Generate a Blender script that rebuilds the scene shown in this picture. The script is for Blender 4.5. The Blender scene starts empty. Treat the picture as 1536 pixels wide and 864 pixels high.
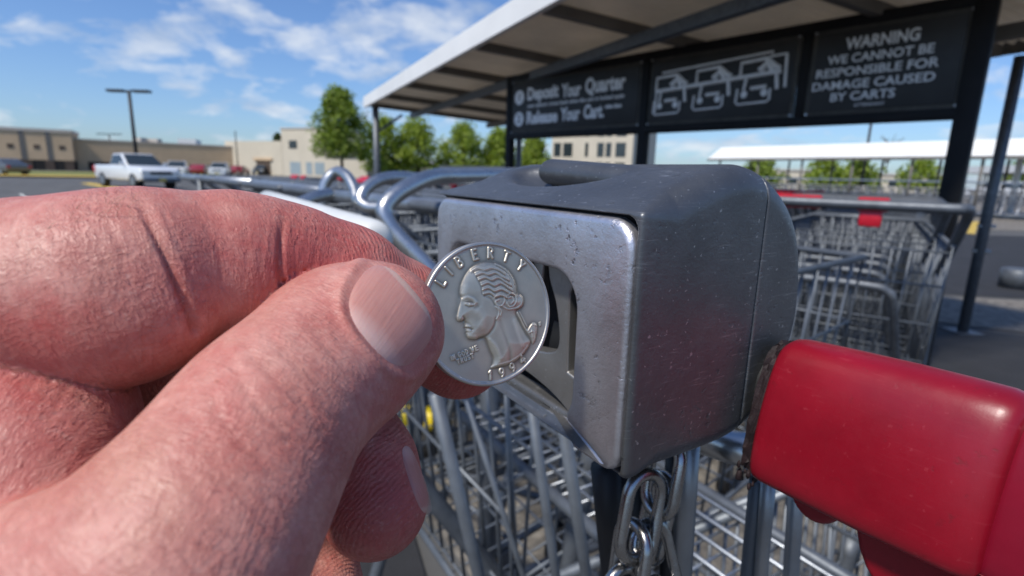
import bpy, bmesh, math, random
import numpy as np
from mathutils import Vector, Matrix
random.seed(7); RNG = np.random.default_rng(7)
SC = bpy.context.scene
COL = SC.collection
rad = math.radians

# ------------------------------------------------------------------ camera
FPX = 800.0; PITCH = rad(12.0); ROLL = rad(1.6); CAM = Vector((0, 0, 1.07))
_f = Vector((0, math.cos(PITCH), -math.sin(PITCH)))
_u0 = Vector((0, math.sin(PITCH), math.cos(PITCH))); _r0 = Vector((1, 0, 0))
CR = _r0*math.cos(ROLL) + _u0*math.sin(ROLL)
CU = _u0*math.cos(ROLL) - _r0*math.sin(ROLL)
CF = _f
cam_d = bpy.data.cameras.new('camera'); cam = bpy.data.objects.new('camera', cam_d); COL.objects.link(cam)
cam.matrix_world = Matrix(((CR.x, CU.x, -CF.x, CAM.x), (CR.y, CU.y, -CF.y, CAM.y), (CR.z, CU.z, -CF.z, CAM.z), (0, 0, 0, 1)))
cam_d.sensor_width = 36.0; cam_d.lens = FPX/1536*36.0
cam_d.clip_start = 0.005; cam_d.clip_end = 3000
cam_d.dof.use_dof = True; cam_d.dof.focus_distance = 0.088; cam_d.dof.aperture_fstop = 26
SC.camera = cam
def ray(px, py): return CF + CR*((px-768)/FPX) + CU*((432-py)/FPX)
def at(px, py, d): return CAM + ray(px, py)*d
def ptz(px, py, z):
    d = ray(px, py); return CAM + d*((z-CAM.z)/d.z)

# ------------------------------------------------------------------ light
SUN_AZ = rad(222); SUN_EL = rad(54)      # azimuth clockwise from +Y: behind and to the left
sdir = Vector((math.sin(SUN_AZ)*math.cos(SUN_EL), math.cos(SUN_AZ)*math.cos(SUN_EL), math.sin(SUN_EL)))
sd = bpy.data.lights.new('sun', 'SUN'); sd.energy = 2.9; sd.angle = rad(6); sd.color = (1, .95, .87)
so = bpy.data.objects.new('sun', sd); COL.objects.link(so)
so.rotation_euler = sdir.to_track_quat('Z', 'Y').to_euler(); so.location = (-20, -20, 30)
world = bpy.data.worlds.new('World'); SC.world = world; world.use_nodes = True
SC.view_settings.view_transform = 'Standard'; SC.view_settings.look = 'None'
SC.view_settings.exposure = 0.52; SC.view_settings.gamma = 1.0
SC.render.film_transparent = False

class NT:
    """small helper around a node tree"""
    def __init__(s, tree): s.t = tree; s.n = tree.nodes; s.l = tree.links
    def new(s, typ, **kw):
        n = s.n.new(typ)
        for k, v in kw.items():
            if k == 'inp':
                for kk, vv in v.items():
                    if isinstance(vv, bpy.types.NodeSocket): s.l.new(vv, n.inputs[kk])
                    else: n.inputs[kk].default_value = vv
            else: setattr(n, k, v)
        return n
    def math(s, op, a, b=None, c=None, clamp=False):
        n = s.new('ShaderNodeMath', operation=op); n.use_clamp = clamp
        for i, v in enumerate((a, b, c)):
            if v is None: continue
            if isinstance(v, bpy.types.NodeSocket): s.l.new(v, n.inputs[i])
            else: n.inputs[i].default_value = v
        return n.outputs[0]
    def mix(s, fac, a, b, blend='MIX'):
        n = s.new('ShaderNodeMix', data_type='RGBA', blend_type=blend)
        for i, v in ((0, fac), (6, a), (7, b)):
            if isinstance(v, bpy.types.NodeSocket): s.l.new(v, n.inputs[i])
            elif i == 0: n.inputs[0].default_value = v
            else: n.inputs[i].default_value = (*v, 1) if len(v) == 3 else v
        return n.outputs[2]
    def ramp(s, fac, stops, interp='LINEAR'):
        n = s.new('ShaderNodeValToRGB'); n.color_ramp.interpolation = interp
        e = n.color_ramp.elements
        while len(e) < len(stops): e.new(0.5)
        for q, (p, c) in zip(e, stops):
            q.position = p; q.color = (c, c, c, 1) if not isinstance(c, tuple) else (*c, 1)
        s.l.new(fac, n.inputs[0]); return n.outputs[0]
    def noise(s, vec, scale, detail=3, rough=.5, dist=0.0):
        n = s.new('ShaderNodeTexNoise'); n.inputs['Scale'].default_value = scale
        n.inputs['Detail'].default_value = detail; n.inputs['Roughness'].default_value = rough
        n.inputs['Distortion'].default_value = dist
        if vec is not None: s.l.new(vec, n.inputs['Vector'])
        return n.outputs[0]

def build_sky():
    w = NT(world.node_tree); w.n.clear()
    out = w.new('ShaderNodeOutputWorld'); bg = w.new('ShaderNodeBackground'); bg.inputs['Strength'].default_value = 0.10
    w.l.new(bg.outputs[0], out.inputs[0])
    sky = w.new('ShaderNodeTexSky', sky_type='NISHITA'); sky.sun_disc = False
    sky.sun_elevation = SUN_EL; sky.sun_rotation = SUN_AZ
    sky.air_density = 1.0; sky.dust_density = 0.7; sky.ozone_density = 1.6
    tc = w.new('ShaderNodeTexCoord'); d = tc.outputs['Generated']
    sep = w.new('ShaderNodeSeparateXYZ'); w.l.new(d, sep.inputs[0])
    zz = w.math('ADD', w.math('MAXIMUM', sep.outputs[2], 0.0), 0.30)
    cx = w.math('DIVIDE', sep.outputs[0], zz); cy = w.math('DIVIDE', sep.outputs[1], zz)
    cb = w.new('ShaderNodeCombineXYZ'); w.l.new(cx, cb.inputs[0]); w.l.new(cy, cb.inputs[1])
    big = w.noise(cb.outputs[0], 1.6, 3, .5); fine = w.noise(cb.outputs[0], 5.5, 9, .56, .25)
    # cloud banks at fixed bearings of the sky
    acc = None
    for (px, py, sx, sy, amp) in ((130, 62, .12, .022, .26), (215, 88, .05, .03, .2), (30, 40, .05, .025, .15), (430, 60, .16, .035, .20), (620, 40, .14, .06, .22),
                                  (330, 10, .16, .02, .12), (545, 95, .12, .035, .12), (330, 135, .07, .015, .10), (700, 50, .1, .05, .12), (1510, 150, .1, .12, .2), (1000, 225, .3, .02, .13), (1250, 215, .3, .014, .1),
                                  (20, 185, .25, .02, .10), (640, 190, .3, .04, .12)):
        v = ray(px, py).normalized(); h = Vector((v.y, -v.x, 0)).normalized(); up = h.cross(v)
        def dot(q):
            n = w.new('ShaderNodeVectorMath', operation='DOT_PRODUCT'); w.l.new(d, n.inputs[0]); n.inputs[1].default_value = q; return n.outputs['Value']
        a = w.math('DIVIDE', dot(h), sx); b = w.math('DIVIDE', dot(up), sy)
        r2 = w.math('ADD', w.math('MULTIPLY', a, a), w.math('MULTIPLY', b, b))
        g = w.math('MULTIPLY', w.math('EXPONENT', w.math('MULTIPLY', r2, -1.0)), amp*.5)
        g = w.math('MULTIPLY', g, w.math('GREATER_THAN', dot(v), 0.0))
        acc = g if acc is None else w.math('ADD', acc, g)
    dens = w.math('ADD', w.math('ADD', w.math('MULTIPLY', big, .36), w.math('MULTIPLY', fine, .64)), acc)
    m = w.ramp(dens, ((.555, 0.0), (.61, .35), (.68, .72), (.8, .92)))
    shade = w.noise(cb.outputs[0], 3.4, 6, .55)
    ccol = w.mix(w.ramp(w.math('ADD', shade, w.math('MULTIPLY', dens, .35)), ((.55, 0.0), (.8, 1.0))), (3.0, 3.7, 4.9), (5.8, 6.1, 6.5))
    # slightly deeper blue than the raw model
    tint = w.mix(1.0, sky.outputs[0], (.58, .74, 1.0), 'MULTIPLY')
    w.l.new(w.mix(w.math('MULTIPLY', m, .9), tint, ccol), bg.inputs[0])
build_sky()

# ------------------------------------------------------------------ materials
def material(name, col, rough=.6, metal=0.0, var=.15, vscale=8.0, bump=0.0, bscale=60.0, spec=.5, coat=0.0, col2=None, cscale=None, rvar=.1):
    m = bpy.data.materials.new(name); m.use_nodes = True; w = NT(m.node_tree)
    b = w.n['Principled BSDF']; tc = w.new('ShaderNodeTexCoord'); o = tc.outputs['Object']
    n1 = w.noise(o, vscale, 5, .6)
    lo = tuple(c*(1-var) for c in col); hi = tuple(min(1, c*(1+var)) for c in (col2 or col))
    c = w.mix(w.ramp(n1, ((.3, 0.0), (.7, 1.0))), lo, hi)
    w.l.new(c, b.inputs['Base Color'])
    w.l.new(w.math('ADD', w.math('MULTIPLY', w.noise(o, vscale*3.1, 4), 2*rvar), rough-rvar), b.inputs['Roughness'])
    b.inputs['Metallic'].default_value = metal; b.inputs['Specular IOR Level'].default_value = spec
    b.inputs['Coat Weight'].default_value = coat
    if bump:
        bp = w.new('ShaderNodeBump'); bp.inputs['Strength'].default_value = bump
        bp.inputs['Distance'].default_value = 1.0/bscale*.3
        w.l.new(w.noise(o, bscale, 5, .6), bp.inputs['Height']); w.l.new(bp.outputs[0], b.inputs['Normal'])
    return m

# ------------------------------------------------------------------ mesh + scene helpers
def link_mesh(name, verts, faces, mat, parent=None, smooth=True, mats=None):
    me = bpy.data.meshes.new(name); me.from_pydata([tuple(v) for v in verts], [], faces)
    return link_me(name, me, mat, parent, smooth)
def link_me(name, me, mat, parent=None, smooth=True):
    o = bpy.data.objects.new(name, me); COL.objects.link(o)
    if mat is not None: me.materials.append(mat)
    if smooth: me.polygons.foreach_set('use_smooth', [True]*len(me.polygons))
    if parent is not None: o.parent = parent
    return o
def tag(o, label=None, cat=None, group=None, kind=None):
    if label: o['label'] = label
    if cat: o['category'] = cat
    if group: o['group'] = group
    if kind: o['kind'] = kind
    return o
def empty(name, loc=(0, 0, 0), rz=0.0):
    o = bpy.data.objects.new(name, None); COL.objects.link(o); o.location = loc; o.rotation_euler = (0, 0, rz); o.empty_display_size = .1
    return o
def kids(o): return [c for c in bpy.data.objects if c.parent == o]
def copy_tree(o, parent=None):
    c = o.copy(); COL.objects.link(c)
    if parent is not None: c.parent = parent
    for ch in KIDS.get(o.name, None) or kids(o): copy_tree(ch, c)
    return c
KIDS = {}
class MB:
    """collects shapes into one mesh"""
    def __init__(s): s.v = []; s.f = []
    def add(s, vs, fs):
        k = len(s.v); s.v += [Vector(v) for v in vs]; s.f += [tuple(i+k for i in f) for f in fs]; return s
    def box(s, c, size, M=None):
        c = Vector(c); x, y, z = (q/2 for q in size)
        vs = [Vector((a*x, b*y, d*z)) for d in (-1, 1) for b in (-1, 1) for a in (-1, 1)]
        vs = [(M @ v if M else v)+c for v in vs]
        return s.add(vs, [(0, 2, 3, 1), (4, 5, 7, 6), (0, 1, 5, 4), (2, 6, 7, 3), (0, 4, 6, 2), (1, 3, 7, 5)])
    def prism(s, poly, x0, x1, fn=None):
        """poly in (y,z) extruded along x"""
        n = len(poly); vs = [Vector((x0, p[0], p[1])) for p in poly]+[Vector((x1, p[0], p[1])) for p in poly]
        if fn: vs = [fn(v) for v in vs]
        return s.add(vs, [tuple(range(n)), tuple(range(2*n-1, n-1, -1))]+[(i, i+n, (i+1) % n+n, (i+1) % n) for i in range(n)])
    def tube(s, pts, r, n=8, close=False, caps=True):
        pts = [Vector(p) for p in pts]; N = len(pts); rs = r if isinstance(r, (list, tuple)) else [r]*N
        ring = []; prev = None
        for i, p in enumerate(pts):
            if close: t = (pts[(i+1) % N]-pts[i-1])
            else: t = pts[min(i+1, N-1)]-pts[max(i-1, 0)]
            t.normalize()
            if prev is None:
                a = Vector((0, 0, 1)) if abs(t.z) < .9 else Vector((1, 0, 0)); nrm = (a-t*a.dot(t)).normalized()
            else: nrm = (prev-t*prev.dot(t)).normalized()
            prev = nrm; b = t.cross(nrm)
            ring.append([p+(nrm*math.cos(2*math.pi*k/n)+b*math.sin(2*math.pi*k/n))*rs[i] for k in range(n)])
        vs = [v for q in ring for v in q]; fs = []
        for i in range(N if close else N-1):
            j = (i+1) % N
            fs += [(i*n+k, i*n+(k+1) % n, j*n+(k+1) % n, j*n+k) for k in range(n)]
        if not close and caps: fs += [tuple(range(n-1, -1, -1)), tuple((N-1)*n+k for k in range(n))]
        return s.add(vs, fs)
    def build(s, name, mat, parent=None, smooth=False, bevel=0.0, seg=2):
        me = bpy.data.meshes.new(name); me.from_pydata([tuple(v) for v in s.v], [], s.f)
        bm = bmesh.new(); bm.from_mesh(me)
        bmesh.ops.recalc_face_normals(bm, faces=bm.faces)
        if bevel:
            ed = [e for e in bm.edges if len(e.link_faces) == 2 and e.calc_face_angle(0) > .5]
            bmesh.ops.bevel(bm, geom=ed, offset=bevel, segments=seg, affect='EDGES', profile=.5, clamp_overlap=True)
        bm.to_mesh(me); bm.free()
        o = link_me(name, me, mat, parent, smooth or bool(bevel))
        if bevel and not smooth: autosmooth(me)
        return o
def autosmooth(me, ang=.6):
    me.polygons.foreach_set('use_smooth', [True]*len(me.polygons))
    bm = bmesh.new(); bm.from_mesh(me)
    for e in bm.edges: e.smooth = not (len(e.link_faces) == 2 and e.calc_face_angle(0) > ang)
    bm.to_mesh(me); bm.free()
def spline(pts, n=10, close=False):
    pts = [Vector(p) for p in pts]; N = len(pts); out = []
    for i in range(N if close else N-1):
        if close: p0, p1, p2, p3 = pts[i-1], pts[i], pts[(i+1) % N], pts[(i+2) % N]
        else: p0, p1, p2, p3 = pts[max(i-1, 0)], pts[i], pts[i+1], pts[min(i+2, N-1)]
        for k in range(n):
            t = k/n
            out.append(.5*((2*p1)+(p2-p0)*t+(2*p0-5*p1+4*p2-p3)*t*t+(3*p1-p0-3*p2+p3)*t**3))
    if not close: out.append(pts[-1])
    return out
def text_geo(body, size, loc, M, extrude=.002, spacing=1.0, shear=0.0, bold=0.0):
    cu = bpy.data.curves.new('t', 'FONT'); cu.body = body; cu.size = size; cu.align_x = 'CENTER'; cu.align_y = 'CENTER'
    cu.extrude = extrude; cu.space_character = spacing; cu.shear = shear; cu.offset = bold; cu.resolution_u = 3
    o = bpy.data.objects.new('t', cu); COL.objects.link(o)
    me = bpy.data.meshes.new_from_object(o.evaluated_get(bpy.context.evaluated_depsgraph_get()))
    vs = [M @ v.co + Vector(loc) for v in me.vertices]; fs = [tuple(p.vertices) for p in me.polygons]
    bpy.data.objects.remove(o); bpy.data.curves.remove(cu); bpy.data.meshes.remove(me)
    return vs, fs
def smin(a, b, k):
    h = np.maximum(k-np.abs(a-b), 0)/k; return np.minimum(a, b)-h*h*k*.25
def surface_net(field, h, lo, hi, nb=16):
    lo = np.array(lo, float); hi = np.array(hi, float); bs = h*nb; nbk = np.ceil((hi-lo)/bs).astype(int)
    bi = np.stack(np.meshgrid(*[np.arange(n) for n in nbk], indexing='ij'), -1).reshape(-1, 3)
    c = lo+(bi+.5)*bs; act = np.abs(field(c)) < bs*.87+1.0; bi = bi[act]
    D = (nbk*nb+2).astype(np.int64); cid = lambda q: (q[..., 0]*D[1]+q[..., 1])*D[2]+q[..., 2]
    loc = np.stack(np.meshgrid(*[np.arange(nb+1)]*3, indexing='ij'), -1).reshape(-1, 3)
    cells = []; quads = []
    for s in range(0, len(bi), 60):
        b_ = bi[s:s+60]; gi = (b_[:, None, :]*nb+loc[None]); f = field((lo+gi.reshape(-1, 3)*h)).reshape(len(b_), nb+1, nb+1, nb+1) < 0
        cnt = sum(f[:, a:nb+a, b:nb+b, c_:nb+c_].astype(np.int8) for a in (0, 1) for b in (0, 1) for c_ in (0, 1))
        w = np.argwhere((cnt > 0) & (cnt < 8)); cells.append(b_[w[:, 0]]*nb+w[:, 1:])
        for ax in range(3):
            sl0 = [slice(None)]+[slice(0, nb)]*3; sl1 = [slice(None)]+[slice(0, nb)]*3; sl1[ax+1] = slice(1, nb+1)
            A = f[tuple(sl0)]; B = f[tuple(sl1)]; w = np.argwhere(A != B); q = b_[w[:, 0]]*nb+w[:, 1:]; fl = A[tuple(w.T)]
            u = (ax+1) % 3; v = (ax+2) % 3; eu = np.zeros(3, int); ev = np.zeros(3, int); eu[u] = 1; ev[v] = 1
            Q = np.stack([cid(q-eu-ev), cid(q-ev), cid(q), cid(q-eu)], 1); Q[~fl] = Q[~fl][:, ::-1]; quads.append(Q)
    cells = np.concatenate(cells); quads = np.concatenate(quads); ids = cid(cells); o = np.argsort(ids); ids = ids[o]; cells = cells[o]
    j = np.searchsorted(ids, quads); j = np.clip(j, 0, len(ids)-1); good = (ids[j] == quads).all(1); j = j[good]
    P = lo+(cells+.5)*h
    for it in range(3):
        f0 = field(P); e = .12; G = np.stack([field(P+np.eye(3)[a]*e)-f0 for a in range(3)], 1)/e
        P = P-(np.clip(f0, -h, h)/np.maximum((G**2).sum(1), .25))[:, None]*G
    G /= np.linalg.norm(G, axis=1)[:, None]+1e-9
    return P, j, G
# ================================================================== materials of the place
M = {}
M['asphalt'] = material('asphalt', (.092, .091, .088), .9, var=.35, vscale=1.3, bump=.5, bscale=90, rvar=.05)
M['concrete'] = material('concrete', (.17, .153, .13), .9, var=.55, vscale=16, bump=.5, bscale=70, rvar=.05)
M['yellow_paint'] = material('yellow paint', (.55, .38, .07), .7, var=.25, vscale=3)
M['white_paint'] = material('white paint', (.6, .6, .55), .7, var=.2, vscale=3)
M['grass'] = material('grass', (.16, .17, .035), .9, var=.4, vscale=.6)
M['tan'] = material('tan block', (.60, .43, .265), .85, var=.10, vscale=.35, bump=.2, bscale=4)
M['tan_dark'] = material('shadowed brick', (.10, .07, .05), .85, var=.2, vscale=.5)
M['trim'] = material('pale coping', (.55, .49, .42), .7, var=.1, vscale=.5)
M['cream'] = material('cream stucco', (.60, .53, .41), .8, var=.06, vscale=.3)
M['glass_dark'] = material('window glass', (.03, .04, .045), .15, var=.2, vscale=.5, spec=.6)
M['glass_pale'] = material('pale blinds behind glass', (.30, .36, .38), .3, var=.1, vscale=.5)
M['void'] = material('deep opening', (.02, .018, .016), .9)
M['dark_metal'] = material('dark bronze metal', (.025, .025, .027), .5, metal=.3, var=.2, vscale=3)
M['black_paint'] = material('black painted steel', (.007, .007, .008), .6, var=.3, vscale=5, bump=.1, bscale=200, spec=.25)
M['sign_black'] = material('black sign face', (.034, .035, .036), .5, var=.3, vscale=2.5, spec=.3)
M['sign_border'] = material('weathered sign edge', (.06, .057, .05), .6, var=.4, vscale=12)
M['sign_white'] = material('faded sign print', (.80, .81, .82), .5, var=.1, vscale=20)
M['galv'] = material('galvanised steel', (.36, .38, .40), .42, metal=.85, var=.22, vscale=24, bump=.12, bscale=160, rvar=.12)
M['galv_dull'] = material('shade toned dull galvanised steel', (.125, .137, .152), .5, metal=.45, var=.25, vscale=30, bump=.1, bscale=160)  # base colour darkened to stand in for shade on the carts
M['chrome'] = material('bright zinc tube', (.52, .52, .51), .3, metal=.95, var=.12, vscale=26, bump=.08, bscale=200)
M['roof_under'] = material('roof sheet underside', (.82, .77, .68), .7, var=.22, vscale=1.2)
M['roof_white'] = material('white roof edge', (.80, .79, .75), .5, var=.06, vscale=1.5)
M['rafter'] = material('dark rafter', (.15, .138, .122), .7, var=.2, vscale=4)
M['bark'] = material('bark', (.10, .075, .055), .9, var=.3, vscale=6)
M['red_plastic'] = material('red handle plastic', (.50, .014, .03), .3, var=.12, vscale=40)
M['rubber'] = material('black rubber', (.02, .02, .02), .7, var=.2, vscale=8)
M['silver_car'] = material('silver car paint', (.74, .76, .77), .3, metal=.1, var=.04, vscale=1, coat=.6)
M['white_car'] = material('white car paint', (.72, .72, .72), .3, var=.04, vscale=1, coat=.6)
M['red_car'] = material('dark red car paint', (.25, .02, .025), .3, var=.05, vscale=1, coat=.6)
M['grey_car'] = material('grey car paint', (.10, .11, .12), .3, metal=.3, var=.05, vscale=1, coat=.6)
M['lamp_clear'] = material('clear lens', (.75, .75, .72), .15, var=.05)
M['lamp_red'] = material('red lens', (.45, .01, .01), .2)
M['plate'] = material('yellow plate', (.55, .42, .08), .5)
M['yellow_cap'] = material('yellow plastic', (.75, .55, .01), .45, var=.1, vscale=30)
def make_translucent(m, amount, tint):
    w = NT(m.node_tree); b = w.n['Principled BSDF']; t = w.new('ShaderNodeBsdfTranslucent'); t.inputs[0].default_value = (*tint, 1); mx = w.new('ShaderNodeMixShader'); mx.inputs[0].default_value = amount
    w.l.new(b.outputs[0], mx.inputs[1]); w.l.new(t.outputs[0], mx.inputs[2]); w.l.new(mx.outputs[0], w.n['Material Output'].inputs[0])
make_translucent(M['roof_under'], .20, (.8, .72, .6))       # translucency added to brighten the roof underside
def leaf_mat(name, a, b):
    m = bpy.data.materials.new(name); m.use_nodes = True; w = NT(m.node_tree); bs = w.n['Principled BSDF']
    g = w.new('ShaderNodeNewGeometry'); c = w.mix(g.outputs['Random Per Island'], a, b)
    w.l.new(c, bs.inputs['Base Color']); bs.inputs['Roughness'].default_value = .6
    tr = w.new('ShaderNodeBsdfTranslucent'); w.l.new(w.mix(1.0, c, (1.2, 1.25, .6), 'MULTIPLY'), tr.inputs[0])
    mx = w.new('ShaderNodeMixShader'); mx.inputs[0].default_value = .4
    w.l.new(bs.outputs[0], mx.inputs[1]); w.l.new(tr.outputs[0], mx.inputs[2]); w.l.new(mx.outputs[0], w.n['Material Output'].inputs[0])
    return m
M['leaf'] = leaf_mat('leaves', (.12, .19, .02), (.28, .35, .045))
M['leaf_bright'] = leaf_mat('bright leaves', (.16, .235, .02), (.34, .41, .05))
M['leaf_dark'] = leaf_mat('dark leaves', (.03, .06, .018), (.08, .12, .03))

# ================================================================== ground
def gz(x, y):
    r = math.hypot(x+2, y-3); t = min(max((r-5)/16, 0), 1); s = t*t*(3-2*t)
    left = min(max((-x+2)/8, 0), 1)
    return -.2*s*left
def ground_sheet(name, x0, x1, y0, y1, mat, dz=0.0, n=(2, 2), kind='structure', xs=None, ys=None):
    xs = xs if xs is not None else np.linspace(x0, x1, n[0]); ys = ys if ys is not None else np.linspace(y0, y1, n[1])
    vs = [(x, y, gz(x, y)+dz) for y in ys for x in xs]; w = len(xs)
    fs = [(j*w+i, j*w+i+1, j*w+w+i+1, j*w+w+i) for j in range(len(ys)-1) for i in range(w-1)]
    return tag(link_mesh(name, vs, fs, mat), kind=kind)
ax = np.concatenate([np.linspace(-900, -60, 8), np.linspace(-50, 50, 81), np.linspace(60, 900, 8)])
ground_sheet('parking_lot', 0, 0, 0, 0, M['asphalt'], xs=ax, ys=ax+20)
def quad_sheet(name, pts, mat, dz, kind='structure', n=8):
    a, b, c, d = [Vector(p) for p in pts]; vs = []; fs = []
    for j in range(n+1):
        for i in range(n+1):
            p = (a.lerp(b, i/n)).lerp(d.lerp(c, i/n), j/n); vs.append((p.x, p.y, gz(p.x, p.y)+dz))
    fs = [(j*(n+1)+i, j*(n+1)+i+1, (j+1)*(n+1)+i+1, (j+1)*(n+1)+i) for j in range(n) for i in range(n)]
    return tag(link_mesh(name, vs, fs, mat), kind=kind)
def gp(px, py, z=-.2): return ptz(px, py, z)
quad_sheet('parking_line', [gp(120, 275), gp(136, 274), gp(250, 294), gp(232, 297)], M['yellow_paint'], .006)
quad_sheet('parking_line', [gp(28, 291), gp(33, 291), gp(82, 326), gp(70, 326)], M['white_paint'], .006)
quad_sheet('parking_line', [gp(-60, 285), gp(-54, 285), gp(-80, 326), gp(-95, 326)], M['white_paint'], .006)
E1 = Vector((.532, -.847, 0)); E2 = Vector((.847, .532, 0)); EZ = Vector((0, 0, 1))
def pad(name, o, a0, a1, b0, b1, mat, dz):
    o = Vector(o); return quad_sheet(name, [o+E1*a0+E2*b0, o+E1*a1+E2*b0, o+E1*a1+E2*b1, o+E1*a0+E2*b1], mat, dz)
pad('concrete_pad', (0, 1.2, 0), -1.15, .75, -.05, 1.7, M['concrete'], .005)
quad_sheet('painted_sun_strip', [ptz(1390, 445, 0), ptz(1900, 470, 0), ptz(1900, 545, 0), ptz(1390, 482, 0)], M['concrete'], .009)  # pale band painted in for sunlit ground between shadows
M['shade_asphalt'] = material('shade toned asphalt', (.022, .022, .024), .85, var=.35, vscale=3, bump=.5, bscale=90)  # near-black tone that stands in for shadow on the ground
quad_sheet('painted_shadow', [ptz(330, 700, 0), ptz(600, 735, 0), ptz(820, 1500, 0), ptz(-900, 1500, 0)], M['shade_asphalt'], .010)  # shadow of the person, laid as a dark sheet
quad_sheet('painted_shadow', [ptz(1385, 486, 0), ptz(1900, 548, 0), ptz(2600, 1500, 0), ptz(1150, 1500, 0)], M['shade_asphalt'], .006)  # shade on the near right ground, put in as dark colour
quad_sheet('painted_shadow', [ptz(1330, 350, 0), ptz(1900, 362, 0), ptz(1900, 466, 0), ptz(1330, 438, 0)], M['shade_asphalt'], .006)  # shade beyond the pale band, put in as dark colour
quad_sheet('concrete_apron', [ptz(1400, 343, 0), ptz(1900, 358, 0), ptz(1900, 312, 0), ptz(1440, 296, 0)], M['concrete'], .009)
quad_sheet('parking_line', [ptz(1452, 333, 0), ptz(1468, 333, 0), ptz(1462, 352, 0), ptz(1440, 350, 0)], M['yellow_paint'], .014)
quad_sheet('grass_verge', [gp(-120, 262), gp(330, 268), gp(330, 261), gp(-120, 254)], M['grass'], .02, kind='stuff')
quad_sheet('kerb', [gp(-120, 264), gp(330, 270), gp(330, 268), gp(-120, 262)], M['yellow_paint'], .12)

# ================================================================== buildings
def hz(px): return 262+(px-768)*math.tan(ROLL)*1.0
def ground_at(px, d, z=-.2):
    """point on the ground at pixel column px (measured on the horizon) and depth d"""
    p = at(px, hz(px), d); return Vector((p.x, p.y, z))
def wall_block(mb, a, b, z0, z1, thick=8.0):
    d = (b-a).normalized(); n = Vector((-d.y, d.x, 0)); n = n if n.y > 0 else -n
    p = [a, b, b+n*thick, a+n*thick]
    vs = [Vector((q.x, q.y, z)) for z in (z0, z1) for q in p]
    mb.add(vs, [(3, 2, 1, 0), (4, 5, 6, 7), (0, 1, 5, 4), (1, 2, 6, 5), (2, 3, 7, 6), (3, 0, 4, 7)])
def wall_panel(a, b, s0, s1, z0, z1, proud=.05, depth=.1):
    """thin box on the camera side of wall a-b, s along the wall in metres"""
    d = (b-a).normalized(); n = Vector((d.y, -d.x, 0)); n = n if n.y < 0 else -n
    p0 = a+d*s0+n*proud; p1 = a+d*s1+n*proud; mb = MB()
    p = [p0, p1, p1-n*depth, p0-n*depth]
    vs = [Vector((q.x, q.y, z)) for z in (z0, z1) for q in p]
    return mb.add(vs, [(3, 2, 1, 0), (4, 5, 6, 7), (0, 1, 5, 4), (1, 2, 6, 5), (2, 3, 7, 6), (3, 0, 4, 7)])
def store():
    a = ground_at(-190, 71); b = ground_at(112, 82); c = ground_at(116, 84); d = ground_at(392, 100)
    root = tag(empty('store_building', a), 'long tan block store with stepped pale parapet behind the silver pickup', 'building')
    def part(mb, name, mat):
        mb.v = [v-a for v in mb.v]; return mb.build(name, mat, root)
    mb = MB(); wall_block(mb, a, b, 1.3, 5.4); part(mb, 'upper_wall', M['tan'])
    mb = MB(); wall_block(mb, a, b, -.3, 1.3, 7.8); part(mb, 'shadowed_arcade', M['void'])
    mb = MB(); wall_block(mb, c, d, -.3, 4.55, 8); part(mb, 'wall', M['tan'])
    m1 = c.lerp(d, .52); mb = MB(); wall_block(mb, m1, d, 4.0, 4.2, .3)
    L = (b-a).length
    part(wall_panel(a, b, -.2, L+.2, 5.4, 5.85, .12, 8), 'parapet', M['trim'])
    L2 = (d-c).length
    part(wall_panel(c, d, 0, L2, 4.55, 4.75, .1, 8), 'parapet', M['trim'])
    for s in (.12, .3, .46, .60, .74, .86, .97):
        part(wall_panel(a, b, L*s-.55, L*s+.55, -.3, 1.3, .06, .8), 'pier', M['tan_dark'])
    for s in (.725, .868): part(wall_panel(a, b, L*s-.3, L*s+.3, 1.3, 5.4, .06, .3), 'downpipe', M['rafter'])
    for s in (.66, .8, .94): part(wall_panel(a, b, L*s-.35, L*s+.35, 2.9, 3.5, .05, .1), 'wall_lamp', M['tan_dark'])
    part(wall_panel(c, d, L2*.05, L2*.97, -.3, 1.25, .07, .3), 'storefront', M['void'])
    for k in range(9):
        s = L2*(.08+.1*k); part(wall_panel(c, d, s, s+L2*.05, .2, 1.1, .10, .1), 'window', M['glass_pale'] if k % 3 == 1 else M['glass_dark'])
    p = ground_at(270, 104); p2 = ground_at(297, 105); mb = MB(); wall_block(mb, p, p2, 4.2, 6.1, 5); part(mb, 'rooftop_unit', M['roof_white'])
    p = ground_at(215, 100); p2 = ground_at(225, 101); mb = MB(); wall_block(mb, p, p2, 4.2, 5.9, 3); part(mb, 'rooftop_vent', M['trim'])
    p = ground_at(240, 101); p2 = ground_at(247, 102); mb = MB(); wall_block(mb, p, p2, 4.2, 5.8, 3); part(mb, 'rooftop_vent', M['trim'])
store()
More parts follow.
